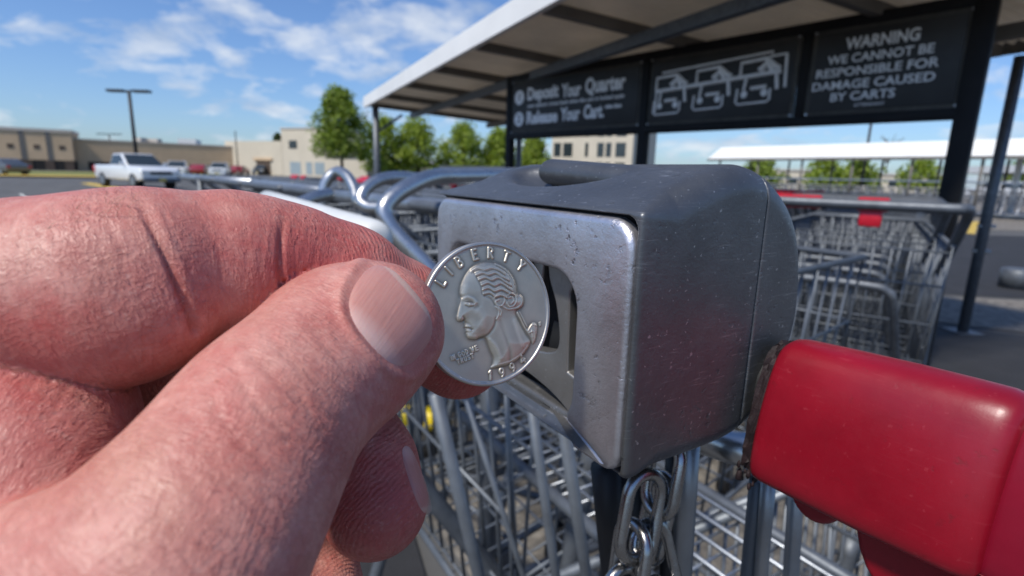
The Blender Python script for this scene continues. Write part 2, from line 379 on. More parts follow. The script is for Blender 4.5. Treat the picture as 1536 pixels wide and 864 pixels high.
def cream_building():
    a = ground_at(340, 98); b = ground_at(424, 92); c = ground_at(424.5, 90); d = ground_at(492, 86); e = ground_at(550, 84)
    root = tag(empty('cream_building', c), 'cream stepped stucco building beside the large leafy tree', 'building')
    def part(mb, name, mat):
        mb.v = [v-c for v in mb.v]; return mb.build(name, mat, root)
    mb = MB(); wall_block(mb, a, b, -.3, 5.6); part(mb, 'low_wing', M['cream'])
    mb = MB(); wall_block(mb, c, d, -.3, 7.4, 9); part(mb, 'tower', M['cream'])
    mb = MB(); wall_block(mb, d, e, -.3, 2.7, 7); part(mb, 'boundary_wall', M['cream'])
    L = (d-c).length
    part(wall_panel(c, d, -.05, L+.05, 7.4, 7.6, .12, 9), 'coping', M['trim'])
    part(wall_panel(a, b, (a-b).length*.56, (a-b).length*.80, -.3, 2.3, .05, .2), 'entrance', M['tan_dark'])
    part(wall_panel(a, b, (a-b).length*.52, (a-b).length*.84, 2.3, 2.75, .25, .5), 'entrance_canopy', M['tan'])
    f = part(wall_panel(c, d, L*.17, L*.35, 4.3, 5.6, .04, .1), 'window', M['glass_dark'])
    for s0, s1 in ((.17, .41), (.53, .66), (.72, .93)):
        f = part(wall_panel(c, d, L*s0, L*s1, .2, 2.15, .04, .1), 'window', M['glass_pale'])
cream_building()
def office():
    a = ground_at(826, 95); b = ground_at(946, 88); root = tag(empty('office_building', a), 'cream office block with rows of dark windows beyond the sign posts', 'building')
    def part(mb, name, mat):
        mb.v = [v-a for v in mb.v]; return mb.build(name, mat, root)
    mb = MB(); wall_block(mb, a, b, -.3, 11.5, 14); part(mb, 'wall', M['cream']); L = (b-a).length
    part(wall_panel(a, b, -.1, L+.1, 11.5, 11.9, .15, 14), 'cornice', M['trim'])
    for z in (1.2, 4.4, 7.7):
        for s0, s1 in ((.03, .12), (.15, .27), (.43, .47), (.58, .66), (.685, .75), (.80, .92)):
            part(wall_panel(a, b, L*s0, L*s1, z, z+2.3, .04, .1), 'window', M['glass_dark'])
office()
for i, (p0, p1, d0, d1, h, lab) in enumerate(((545, 640, 105, 110, 2.6, 'low pale wall building behind the row of bright trees'), (640, 800, 110, 120, 2.9, 'long low pale building below the trees behind the sign'),
        (1085, 1215, 95, 90, 3.0, 'small pale building seen under the left end of the far white shelter roof'), (1240, 1420, 90, 80, 2.6, 'long pale building seen under the middle of the far white shelter roof'))):
    a = ground_at(p0, d0); b = ground_at(p1, d1); root = tag(empty('pale_building', a), lab, 'building'); L = (b-a).length
    mb = MB(); wall_block(mb, a, b, -.3, h); mb.v = [v-a for v in mb.v]; mb.build('wall', M['cream'], root)
    mb = wall_panel(a, b, -.2, L+.2, h, h+.25, .2, 8); mb.v = [v-a for v in mb.v]; mb.build('coping', M['trim'], root)
    for k in range(4):
        mb = wall_panel(a, b, L*(.1+.22*k), L*(.2+.22*k), .8, 1.9, .04, .1); mb.v = [v-a for v in mb.v]; mb.build('window', M['glass_dark'], root)

# ================================================================== trees
def tree(px, d, top_px, w_px, base_px, mat, label, n=2600, leaf=.3, seed=0, group=None, shape=1.0, z0=-.2, crown_from=.28):
    r = np.random.default_rng(seed); b = ground_at(px, d, z0)
    s = d/FPX; Hh = (base_px-top_px)*s; Wd = w_px*s
    root = tag(empty('tree', b), label, 'tree', group)
    mb = MB(); mb.tube([(0, 0, 0), (.04, 0, Hh*.3), (0, .05, Hh*.6), (.03, 0, Hh*.9)], [Wd*.028, Wd*.022, Wd*.014, .02], 7)
    for k in range(9):
        a = k*2.4; z = Hh*(.26+.06*k); L = Wd*.38*(1-.06*k)
        mb.tube([(0, 0, z), (math.cos(a)*L*.5, math.sin(a)*L*.5, z+L*.35), (math.cos(a)*L, math.sin(a)*L, z+L*.85)], [Wd*.012, Wd*.008, .01], 5)
    mb.build('trunk', M['bark'], root, True)
    # clumps on an egg-shaped envelope, leaves around each clump
    nc = 60; cl = []
    for k in range(nc):
        t = (k+.5)/nc; z = Hh*(crown_from+(1-crown_from-.03)*t)
        prof = (math.sin(math.pi*(t*.86+.12)**.72))**.7*Wd*.5*shape
        a = k*2.399+r.uniform(-.4, .4); rr = prof*r.uniform(.3, .92)
        cl.append((math.cos(a)*rr, math.sin(a)*rr, z, Wd*r.uniform(.11, .18)))
    cl = np.array(cl); idx = r.integers(0, nc, n)
    dv = r.normal(size=(n, 3)); dv /= np.linalg.norm(dv, axis=1)[:, None]
    c = cl[idx, :3]+dv*(cl[idx, 3]*r.uniform(.35, 1.12, n))[:, None]*np.array([1, 1, .85])
    nr = dv*.8+r.normal(size=(n, 3))*.6+np.array([0, 0, .5]); nr /= np.linalg.norm(nr, axis=1)[:, None]
    t1 = np.cross(nr, r.normal(size=(n, 3))); t1 /= np.linalg.norm(t1, axis=1)[:, None]; t2 = np.cross(nr, t1)
    sz = leaf*r.uniform(.6, 1.3, n)[:, None]
    v = np.stack([c-t1*sz, c+t2*sz*.45, c+t1*sz, c-t2*sz*.45], 1).reshape(-1, 3)
    f = np.arange(4*n).reshape(n, 4)
    me = bpy.data.meshes.new('crown'); me.from_pydata(v.tolist(), [], f.tolist()); link_me('crown', me, mat, root, False)
    return root
tree(513, 70, 132, 98, 262, M['leaf'], 'large full round leafy tree left of the shelter corner post', 8000, .26, 1, z0=-.2)
for i, (px, tp, w, lab) in enumerate(((578, 172, 46, 'green tree half hidden by the shelter corner post'), (627, 174, 62, 'bright broad tree right of the shelter corner post'),
        (695, 178, 52, 'bright tree under the middle of the shelter roof edge'), (748, 184, 44, 'bright tree left of the first sign post'), (800, 196, 48, 'bright tree between the first sign post and the office'))):
    tree(px, 78+2*i, tp-5, w*1.55, 256, M['leaf_bright'], lab, 4200, .30, 10+i, 'row of bright trees behind the cart shelter', crown_from=.16)
tree(420, 118, 190, 22, 250, M['leaf_dark'], 'dark tree top showing above the low cream wing', 900, .4, 31)
rt = [(1140, 246), (0, 0), (1236, 244), (1285, 243), (0, 0), (1378, 243), (0, 0), (0, 0), (1530, 242)]
for i, (px, tp) in enumerate(rt):
    if not px: continue
    tree(px, 62+i*1.2, tp-8, 74, 286, M['leaf_bright' if i % 3 else 'leaf'], ['green tree left-most under the far white roof', 'bright tree beside the pale building end under the far roof', 'green tree between two pale buildings under the far roof',
        'bright tree in the middle under the far white roof', 'low bright tree second right of the middle under the far roof', 'dense green tree left of the leaning black post', 'bright tree showing between the two leaning posts',
        'green tree right of the leaning galvanised post', 'green tree at the far right edge under the roof'][i], 1300, .3, 50+i, 'trees beyond the far shelter', z0=0, crown_from=.12)
# bare tree
b = ground_at(1325, 110, 0); root = tag(empty('bare_tree', b), 'bare thin tree showing above the far white roof', 'tree')
mb = MB(); rr = random.Random(4); mb.tube([(0, 0, 0), (0, 0, 8)], [.2, .1], 6); mb.build('trunk', M['bark'], root)
mb = MB()
for k in range(46):
    a = rr.uniform(0, 6.28); z = rr.uniform(5, 9); L = rr.uniform(1.5, 3.6)
    p = Vector((0, 0, z)); q = p+Vector((math.cos(a)*L*.7, math.sin(a)*L*.7, L*.7)); mb.tube([p, p.lerp(q, .5)+Vector((0, 0, .2)), q], [.07, .05, .03], 4)
mb.build('crown', M['bark'], root)

# ================================================================== lamp posts
def lamp_post(px, d, top_py, label, head=2.9, r=.09, twin=True, z0=-.2):
    b = ground_at(px, d, z0); Hh = (hz(px)-top_py)*d/FPX*.97+1.07-z0
    root = tag(empty('lamp_post', b), label, 'lamp post')
    MB().tube([(0, 0, 0), (0, 0, Hh)], [r*1.2, r], 10).build('pole', M['dark_metal'], root, True)
    MB().tube([(0, 0, 0), (0, 0, .7)], [r*2.6, r*2.4], 12).build('base', M['concrete'], root, True)
    if twin:
        for sx in (-1, 1):
            MB().box((sx*(head*.28+r), 0, Hh-.05), (head*.42, .5, .16)).build('lamp_head', M['dark_metal'], root, bevel=.03)
        MB().tube([(-r*2.4, 0, Hh-.05), (r*2.4, 0, Hh-.05)], .05, 6).build('bracket', M['dark_metal'], root)
    return root
lamp_post(206, 36, 138, 'tall dark twin headed lamp post behind the silver pickup', 2.6, .10)
lamp_post(169, 105, 201, 'small distant twin headed lamp post above the tan store', 4.6, .12)
lamp_post(357, 70, 197, 'thin distant pole in front of the cream low wing', 1, .07, False)
lamp_post(1292, 60, 178, 'thin dark pole showing above the far white roof', 1, .13, False, 0)
# ================================================================== cars
def car(loc, rz, paint, label, kind='sedan', group=None, L=4.6, W=1.8):
    root = tag(empty('pickup_truck' if kind == 'pickup' else 'parked_car', loc, rz), label, 'pickup' if kind == 'pickup' else 'car', group)
    hw = W/2     # x across, y forward
    if kind == 'pickup':
        L = 5.5; zb = .48
        body = [(-2.75, .55), (-2.75, 1.18), (-.75, 1.2), (1.0, 1.2), (1.25, 1.2), (2.5, 1.1), (2.72, .98), (2.75, .5), (2.3, .42), (-2.4, .45)]
        cab = [(-.8, 1.19), (-.62, 1.80), (.35, 1.82), (1.22, 1.19)]
        wy = (-1.75, 1.75); wr = .40
        gl_w = [(.42, 1.74), (1.16, 1.24)]; side = [(-.66, 1.24), (-.52, 1.72), (.32, 1.74), (.98, 1.24)]
    elif kind == 'suv':
        body = [(-2.3, .5), (-2.3, 1.05), (1.1, 1.08), (2.15, .98), (2.3, .8), (2.3, .4), (-2.1, .36)]
        cab = [(-2.28, 1.04), (-2.05, 1.70), (.2, 1.72), (1.15, 1.07)]; wy = (-1.45, 1.45); wr = .36
        gl_w = [(.27, 1.65), (1.08, 1.12)]; side = [(-2.0, 1.1), (-1.86, 1.6), (.16, 1.63), (.9, 1.12)]
    else:
        body = [(-2.3, .45), (-2.32, .95), (-1.6, 1.0), (1.0, .98), (2.1, .85), (2.3, .68), (2.3, .34), (-2.1, .3)]
        cab = [(-1.75, .98), (-1.0, 1.43), (.25, 1.45), (1.15, .97)]; wy = (-1.42, 1.42); wr = .33
        gl_w = [(.32, 1.39), (1.08, 1.0)]; side = [(-1.45, 1.02), (-.9, 1.36), (.2, 1.38), (.92, 1.02)]
    MB().prism(body, -hw, hw).build('body', paint, root, bevel=.09, seg=3)
    zt = max(p[1] for p in cab); z0 = min(p[1] for p in cab); tap = lambda z: 1-.16*(z-z0)/(zt-z0)
    MB().prism(cab, -hw*.97, hw*.97, lambda v: Vector((v.x*tap(v.z), v.y, v.z))).build('cabin', paint, root, bevel=.07, seg=3)
    def pane(name, quad, mat, th=.02, off=(0, 0, 0)):
        o = Vector(off); q = [Vector(p) for p in quad]; q2 = [p+o for p in q]
        MB().add(q+q2, [(0, 1, 2, 3), (7, 6, 5, 4), (0, 4, 5, 1), (1, 5, 6, 2), (2, 6, 7, 3), (3, 7, 4, 0)]).build(name, mat, root)
    (y1, z1), (y2, z2) = gl_w; a = hw*.97
    pane('windscreen', [(-a*tap(z1)*.9, y1, z1), (a*tap(z1)*.9, y1, z1), (a*tap(z2)*.93, y2, z2), (-a*tap(z2)*.93, y2, z2)], M['glass_dark'], off=(0, .03, .035))
    for sx in (-1, 1):
        pane('side_window', [(sx*a*tap(z), y, z) for y, z in side], M['glass_dark'], off=(sx*.012, 0, .002))
        MB().box((sx*(hw+.1), 1.0 if kind != 'sedan' else .9, z0+.1), (.2, .1, .16)).build('mirror', paint, root, bevel=.03)
        pane('headlight', [(sx*hw*.62, body[-3][0]-.0, .78), (sx*hw*.98, body[-3][0]-.0, .78), (sx*hw*.98, body[-3][0]-.0, .95 if kind != 'sedan' else .66), (sx*hw*.62, body[-3][0], .93 if kind != 'sedan' else .64)], M['lamp_clear'], off=(0, .025, 0))
        pane('tail_light', [(sx*hw*.7, body[0][0], .7), (sx*hw*.99, body[0][0], .7), (sx*hw*.99, body[0][0], .98 if kind != 'sedan' else .86), (sx*hw*.7, body[0][0], .98 if kind != 'sedan' else .86)], M['lamp_red'], off=(0, -.025, 0))
        if kind == 'pickup':
            MB().box((sx*(hw-.04), -2.68, .97), (.12, .2, .36)).build('tail_corner', M['lamp_red'], root, bevel=.02)
        for y in wy:
            w = MB(); w.tube([(sx*(hw-.22), y, wr), (sx*(hw+.02), y, wr)], wr, 20).build('wheel', M['rubber'], root, True)
            MB().tube([(sx*(hw+.0), y, wr), (sx*(hw+.035), y, wr)], wr*.66, 16).build('rim', M['galv'], root)
    fy = body[-3][0]
    MB().box((0, fy+.005, .84 if kind != 'sedan' else .6), (W*.56, .05, .16)).build('grille', M['rubber'], root, bevel=.02)
    MB().box((0, fy+.01, .48), (W*.96, .16, .2)).build('bumper', paint if kind != 'pickup' else M['galv_dull'], root, bevel=.05)
    MB().box((0, fy+.10, .50), (.32, .02, .15)).build('licence_plate', M['plate'], root)
    return root
def car_at(px, py, z, rz, *a, **k):
    p = ptz(px, py, z); p.z = gz(p.x, p.y); return car(p, rz, *a, **k)
car_at(207, 281.5, -.2, rad(238), M['silver_car'], 'silver pickup truck facing the camera at left in the lot', 'pickup', W=1.9)
car_at(6, 263, -.2, rad(70), M['grey_car'], 'grey car at the left edge in front of the store', 'sedan')
car_at(268, 266, -.2, rad(205), M['white_car'], 'white van parked right behind the silver pickup', 'suv')
car_at(302, 264, -.2, rad(15), M['red_car'], 'dark red car right of the white van in the lot', 'sedan')
car_at(331, 266, -.2, rad(200), M['silver_car'], 'silver car below the tan store end', 'suv')
car_at(360, 263, -.2, rad(10), M['red_car'], 'dark red car just left of the cream building entrance', 'sedan')
car_at(392, 262.5, -.2, rad(190), M['grey_car'], 'dark grey car in front of the cream building', 'suv')
for i, (px, py, m, lab) in enumerate(((1494, 300, 'white_car', 'white car parked right of the leaning galvanised post'), (1508, 299, 'red_car', 'red car parked between two white ones at far right'), (1540, 301, 'white_car', 'white car at the right edge behind the white shelter pole'))):
    car_at(px, py, 0, rad(95+8*i), M[m] if m != 'red_car' else M['red_plastic'], lab, 'suv' if i != 1 else 'sedan')

# ================================================================== near shelter (roof over the carts)
def beam(mb, a, b, w, h):
    a = Vector(a); b = Vector(b); d = (b-a); L = d.length; d.normalize(); s = d.cross(EZ).normalized(); u = s.cross(d)
    R = Matrix((s, d, u)).transposed(); mb.box((a+b)/2, (w, L, h), R); return mb
def shelter():
    A = ptz(552, 158, 2.15); e = Vector((.43, -.903, 0)).normalized(); q = Vector((e.y*-1, e.x, 0)); L = 8.3; Wd = 2.9; sl = -.055
    root = tag(empty('cart_shelter', (A.x, A.y, 0)), 'large white edged shelter roof on galvanised posts over the near carts', 'cart shelter')
    o = Vector((0, 0, 2.15))
    P = lambda s, t, dz=0: o+e*s+q*t+EZ*(sl*t+dz)
    mb = MB(); n = 120; vs = []; fs = []       # corrugated sheet: ridges run across the roof
    for i in range(n*4+1):
        s = L*i/(n*4); h = .012*(1 if (i // 2) % 2 else -1)
        for t in (0, Wd): vs.append(P(s, t, .05+h))
        for t in (0, Wd): vs.append(P(s, t, .056+h))
    for i in range(n*4):
        k = i*4; fs += [(k, k+1, k+5, k+4), (k+2, k+6, k+7, k+3)]
    mb.add(vs, fs); mb.build('roof_sheet', M['roof_under'], root)
    beam(MB(), P(-.1, -.03, .055), P(L+.1, -.03, .055), .05, .17).build('fascia', M['roof_white'], root)
    beam(MB(), P(-.1, Wd+.03, .03), P(L+.1, Wd+.03, .03), .05, .1).build('fascia', M['rafter'], root)
    beam(MB(), P(-.12, -.05, .045), P(-.12, Wd+.05, .045), .05, .08).build('gable_trim', M['roof_under'], root)
    beam(MB(), P(L+.12, -.05, .045), P(L+.12, Wd+.05, .045), .05, .08).build('gable_trim', M['roof_under'], root)
    for k in range(7): beam(MB(), P(.15+k*1.22, 0, -.0), P(.15+k*1.22, Wd, 0), .06, .07).build('rafter', M['rafter'], root)
    for t in (.75, 2.2): beam(MB(), P(0, t, -.075), P(L, t, -.075), .07, .08).build('purlin', M['galv_dull' if t < 1 else 'rafter'], root)
    for s, t in ((.12, .1), (.12, Wd-.1)):
        p = P(s, t); MB().tube([(p.x, p.y, 0), (p.x, p.y, p.z-.02)], .055, 10).build('post', M['galv_dull'], root, True)
    p = P(.12, .1, -.45); beam(MB(), p, P(.12, .55, -.1), .04, .04).build('brace', M['galv_dull'], root)
    return P
shelter()
# the thin galvanised leg that stands outside the sign on the right, and its rail
tp = ptz(1531, 84, 1.95); root = tag(empty('galvanised_leg', (tp.x, tp.y, 0)), 'thin galvanised shelter leg leaning right of the black sign post', 'post')
mb = MB(); mb.tube([(0, 0, 0), (0, 0, 1.95)], .035, 10); mb.build('tube', M['galv_dull'], root, True)
MB().box((0, 0, .006), (.18, .18, .012)).build('foot_plate', M['galv_dull'], root)
for z in (.62, .8): MB().tube([(-.05, 0, z), (.06, -.02, z)], .012, 6).build('bolt', M['galv'], root)

# ================================================================== sign frame and three signs
SA = Vector((-.065, 5.84, 0)); SB = Vector((2.43, 3.03, 0)); sdv = (SB-SA).normalized(); SL = (SB-SA).length; snr = Vector((sdv.y, -sdv.x, 0)); snr = snr if snr.y < 0 else -snr
SM = Matrix((sdv, -snr, EZ)).transposed()      # local x along sign, y into sign, z up
def sg(x, y, z): return SA+SM @ Vector((x, y, z))
root = tag(empty('sign_frame', SA), 'black steel frame on leaning posts that carries three signs', 'sign frame')
Z0, Z1 = 1.46, 2.03; js = (0, .447*SL, .770*SL, SL)
def fr(name, c, size): 
    mb = MB(); mb.box(SM @ Vector(c), size, SM); mb.build(name, M['black_paint'], root, bevel=.006)
fr('top_rail', (SL/2, 0, Z1), (SL+.08, .07, .06)); fr('bottom_rail', (SL/2, 0, Z0), (SL+.08, .07, .06))
for x in (0, js[1], SL): fr('post', (x, .002, (Z1+.02)/2), (.075 if x < SL else .1, .075, Z1+.02))
fr('mullion', (js[2], 0, (Z0+Z1)/2), (.06, .06, Z1-Z0-.06))
def sign(x0, x1, label, lab2):
    c = sg((x0+x1)/2, -.012, (Z0+Z1)/2); r = tag(empty('information_sign', c), label, 'sign')
    w = x1-x0-.074; h = Z1-Z0-.058
    mb = MB(); mb.box((0, 0, 0), (w, .016, h), SM); mb.build('border', M['sign_border'], r, bevel=.004)
    mb = MB(); mb.box(-(SM @ Vector((0, .009, 0))), (w-.05, .012, h-.05), SM); mb.build('panel', M['sign_black'], r, bevel=.004)
    for sx in (-1, 1):
        for sz in (-1, 1):
            q = SM @ Vector((sx*(w/2-.013), -.008, sz*(h/2-.013))); mb = MB(); mb.tube([q, q+snr*.008], .008, 8); mb.build('screw', M['galv'], r)
    return r, w, h
TM = SM @ Matrix(((1, 0, 0), (0, 0, -1), (0, 1, 0)))     # text xy -> sign xz
def lines(r, items, name='lettering'):
    """items: text, cap height, x centre, z centre, width to fill, boldness"""
    mb = MB()
    for body, size, x, z, wd, bold in items:
        vs, fs = text_geo(body, size/.72, (0, 0, 0), Matrix.Identity(3), .0015, 1.0, 0, bold)
        xs = [v.x for v in vs]; k = wd/(max(xs)-min(xs)); ys = [v.y for v in vs]; cy_ = (max(ys)+min(ys))/2
        off = SM @ Vector((x, -.0185, z)); mb.add([TM @ Vector((v.x*k, v.y-cy_, v.z))+off for v in vs], fs)
    mb.build(name, M['sign_white'], r)
    return r
r, w, h = sign(js[0], js[1], 'black sign with two numbered lines of bold blurred text', '')
lines(r, [('Deposit', .115, -.215*w, .095, .265*w, .006), ('Your', .115, .022*w, .10, .150*w, .006), ('Quarter', .125, .2625*w, .105, .275*w, .006),
          ('Release', .115, -.215*w, -.115, .265*w, .006), ('Your', .115, .022*w, -.11, .150*w, .006), ('Cart.', .115, .1975*w, -.105, .145*w, .006)])
lines(r, [('your quarter comes back when the cart is locked again', .036, .03*w, -.005, .74*w, .001)], 'small_lettering')
lines(r, [('when done', .035, .33*w, -.075, .11*w, .002)], 'small_lettering')
for k, z in ((1, .09), (2, -.12)):
    mb = MB(); q = SM @ Vector((-.42*w, -.0175, z)); mb.tube([q, q+snr*.0015], .07, 20); mb.build('number_disc', M['sign_white'], r)
    vs, fs = text_geo(str(k), .11, (0, 0, 0), TM, .0015); off = SM @ Vector((-.42*w, -.0205, z)); MB().add([v+off for v in vs], fs).build('number', M['sign_black'], r)
r, w, h = sign(js[1], js[2], 'black sign with a white line drawing of three chained carts', '')
mb = MB(); XS = w/1.02
def stroke(pts, rr): mb.tube([SM @ Vector((x*XS, -.0178, z)) for x, z in pts], rr, 6)
def rrect(x0, x1, z0, z1, rr): stroke([(x0, z0), (x0, z1), (x1, z1), (x1, z0), (x0, z0)], rr)
stroke([(-.44, .0), (.42, .045)], .015)
for k, cx in enumerate((-.32, -.01, .29)):
    up = .014*(k+.3)
    stroke([(cx-.12, .0+up), (cx-.12, .095+up), (cx+.03, .105+up)], .012)
    stroke([(cx+.03, .105+up), (cx+.09, .05+up), (cx+.12, .03+up)], .017)
    stroke([(cx+.0, .03+up), (cx+.045, .075+up), (cx+.08, .02+up)], .024)
    stroke([(cx+.10, .02+up), (cx+.115, -.10+up)], .013)
    stroke([(cx-.08, -.01+up), (cx-.09, -.09+up)], .010)
    stroke([(cx-.13, -.075+up), (cx-.135, -.165+up), (cx-.12, -.18+up), (cx+.06, -.175+up), (cx+.075, -.16+up), (cx+.075, -.09+up)], .008)
    for dx in (-.085, .04):
        q = SM @ Vector(((cx+dx)*XS, -.0178, -.115+up)); mb.tube([q, q+snr*.003], .024, 12)
    stroke([(cx-.045, -.08+up), (cx+.05, -.075+up)], .013)
stroke([(-.44, .0), (-.44, -.16)], .007); stroke([(.44, .15), (.45, -.06)], .010); stroke([(.34, .145), (.44, .15)], .007); stroke([(-.4, .135), (.36, .175), (.36, .15)], .008)
mb.build('pictogram', M['sign_white'], r)
r, w, h = sign(js[2], js[3], 'black sign reading WARNING WE CANNOT BE RESPONSIBLE FOR DAMAGE CAUSED BY CARTS', '')
lines(r, [('WARNING', .066, -.02*w, .155, .47*w, .0022), ('WE CANNOT BE', .050, -.03*w, .070, .68*w, .001), ('RESPONSIBLE FOR', .050, -.05*w, -.005, .79*w, .001), ('DAMAGE CAUSED', .050, -.06*w, -.080, .80*w, .001), ('BY CARTS', .050, -.10*w, -.150, .43*w, .001)])
lines(r, [('ATTENDANT', .018, -.04*w, -.205, .20*w, 0)], 'small_lettering')

# ================================================================== far shelters
def far_shelter(L0, R0, label, hgt=.56, depth=3.0, z=2.15, posts=9, group='white roofed cart shelters further off'):
    a = Vector((L0.x, L0.y, 0)); b = Vector((R0.x, R0.y, 0)); d = (b-a).normalized(); n = Vector((-d.y, d.x, 0)); n = n if n.y > 0 else -n
    Ln = (b-a).length; root = tag(empty('cart_shelter', a), label, 'cart shelter', group)
    v = []
    for s in (0, Ln):
        c = .55 if s == 0 else 0
        v += [d*s+EZ*z, d*(s+c)+EZ*(z+hgt)+n*.25, d*(s+c)+EZ*(z+hgt*.9)+n*depth, d*s+EZ*(z-.0)+n*depth]
    MB().add(v, [(0, 1, 2, 3), (7, 6, 5, 4), (0, 4, 5, 1), (1, 5, 6, 2), (2, 6, 7, 3), (3, 7, 4, 0)]).build('roof', M['roof_white'], root)
    mb = MB(); beam(mb, EZ*(z-.06)-n*.02, d*Ln+EZ*(z-.06)-n*.02, .08, .1); mb.build('eave_beam', M['rafter'], root)
    for k in range(posts):
        for t in (.15, depth-.2):
            p = d*(Ln*(k+.3)/posts)+n*t; MB().tube([p, p+EZ*(z-.02)], .05, 8).build('post', M['rafter'], root, True)
    mb = MB(); beam(mb, EZ*1.25+n*.1, d*Ln+EZ*1.25+n*.1, .05, .06); mb.build('rail', M['galv'], root)
    return root, a, d, n, Ln
fl = ptz(1062, 238, 2.15); frr = ptz(1536, 233, 2.15); ext = (frr-fl)*.55
FS = far_shelter(fl, frr+ext, 'long white roofed shelter across the right background')
q1 = ptz(1470, 275, 1.6); q1 = at(1476, 262, 44); q2 = at(1640, 268, 34)
far_shelter(Vector((q1.x, q1.y, 0)), Vector((q2.x, q2.y, 0)), 'distant white roofed shelter behind the leaning posts at right', posts=5)
q1 = at(1015, 246, 60); q2 = at(1075, 243, 57); far_shelter(Vector((q1.x, q1.y, 0)), Vector((q2.x, q2.y, 0)), 'small distant shelter just above the lock at the left end of the far roof', .3, posts=3)
q1 = at(668, 246, 34); q2 = at(790, 246, 30)
# flat green-grey shelter between trees
root = tag(empty('flat_shelter', (q1.x, q1.y, 0)), 'low flat dark roofed shelter below the bright trees', 'cart shelter')
dv = Vector((q2.x-q1.x, q2.y-q1.y, 0)); beam(MB(), EZ*1.45, dv+EZ*1.45, 1.2, .1).build('roof', M['galv_dull'], root)
for t in (.02, .33, .66, .98): MB().tube([dv*t, dv*t+EZ*1.42], .05, 6).build('post', M['rafter'], root)
# white pole with base, at right
p = ptz(1512, 326, 0); root = tag(empty('white_pole', p), 'white shelter pole on a square base at the right edge', 'pole')
MB().tube([(0, 0, 0), (0, 0, 2.75)], .1, 10).build('tube', M['roof_white'], root, True); MB().box((0, 0, .09), (.9, .9, .18)).build('base', M['roof_white'], root, bevel=.03)
p = ptz(1522, 432, 0); root = tag(empty('post_foot', p), 'squat grey concrete drum on the lit strip at the right edge', 'post foot')
MB().tube([(0, 0, 0), (0, 0, .2), (0, 0, .215)], [.15, .15, .13], 20).build('drum', M['galv_dull'], root, True); MB().tube([(0.22, .0, 0), (.22, 0, .2), (.22, 0, .215)], [.13, .13, .11], 20).build('drum', M['galv_dull'], root, True)

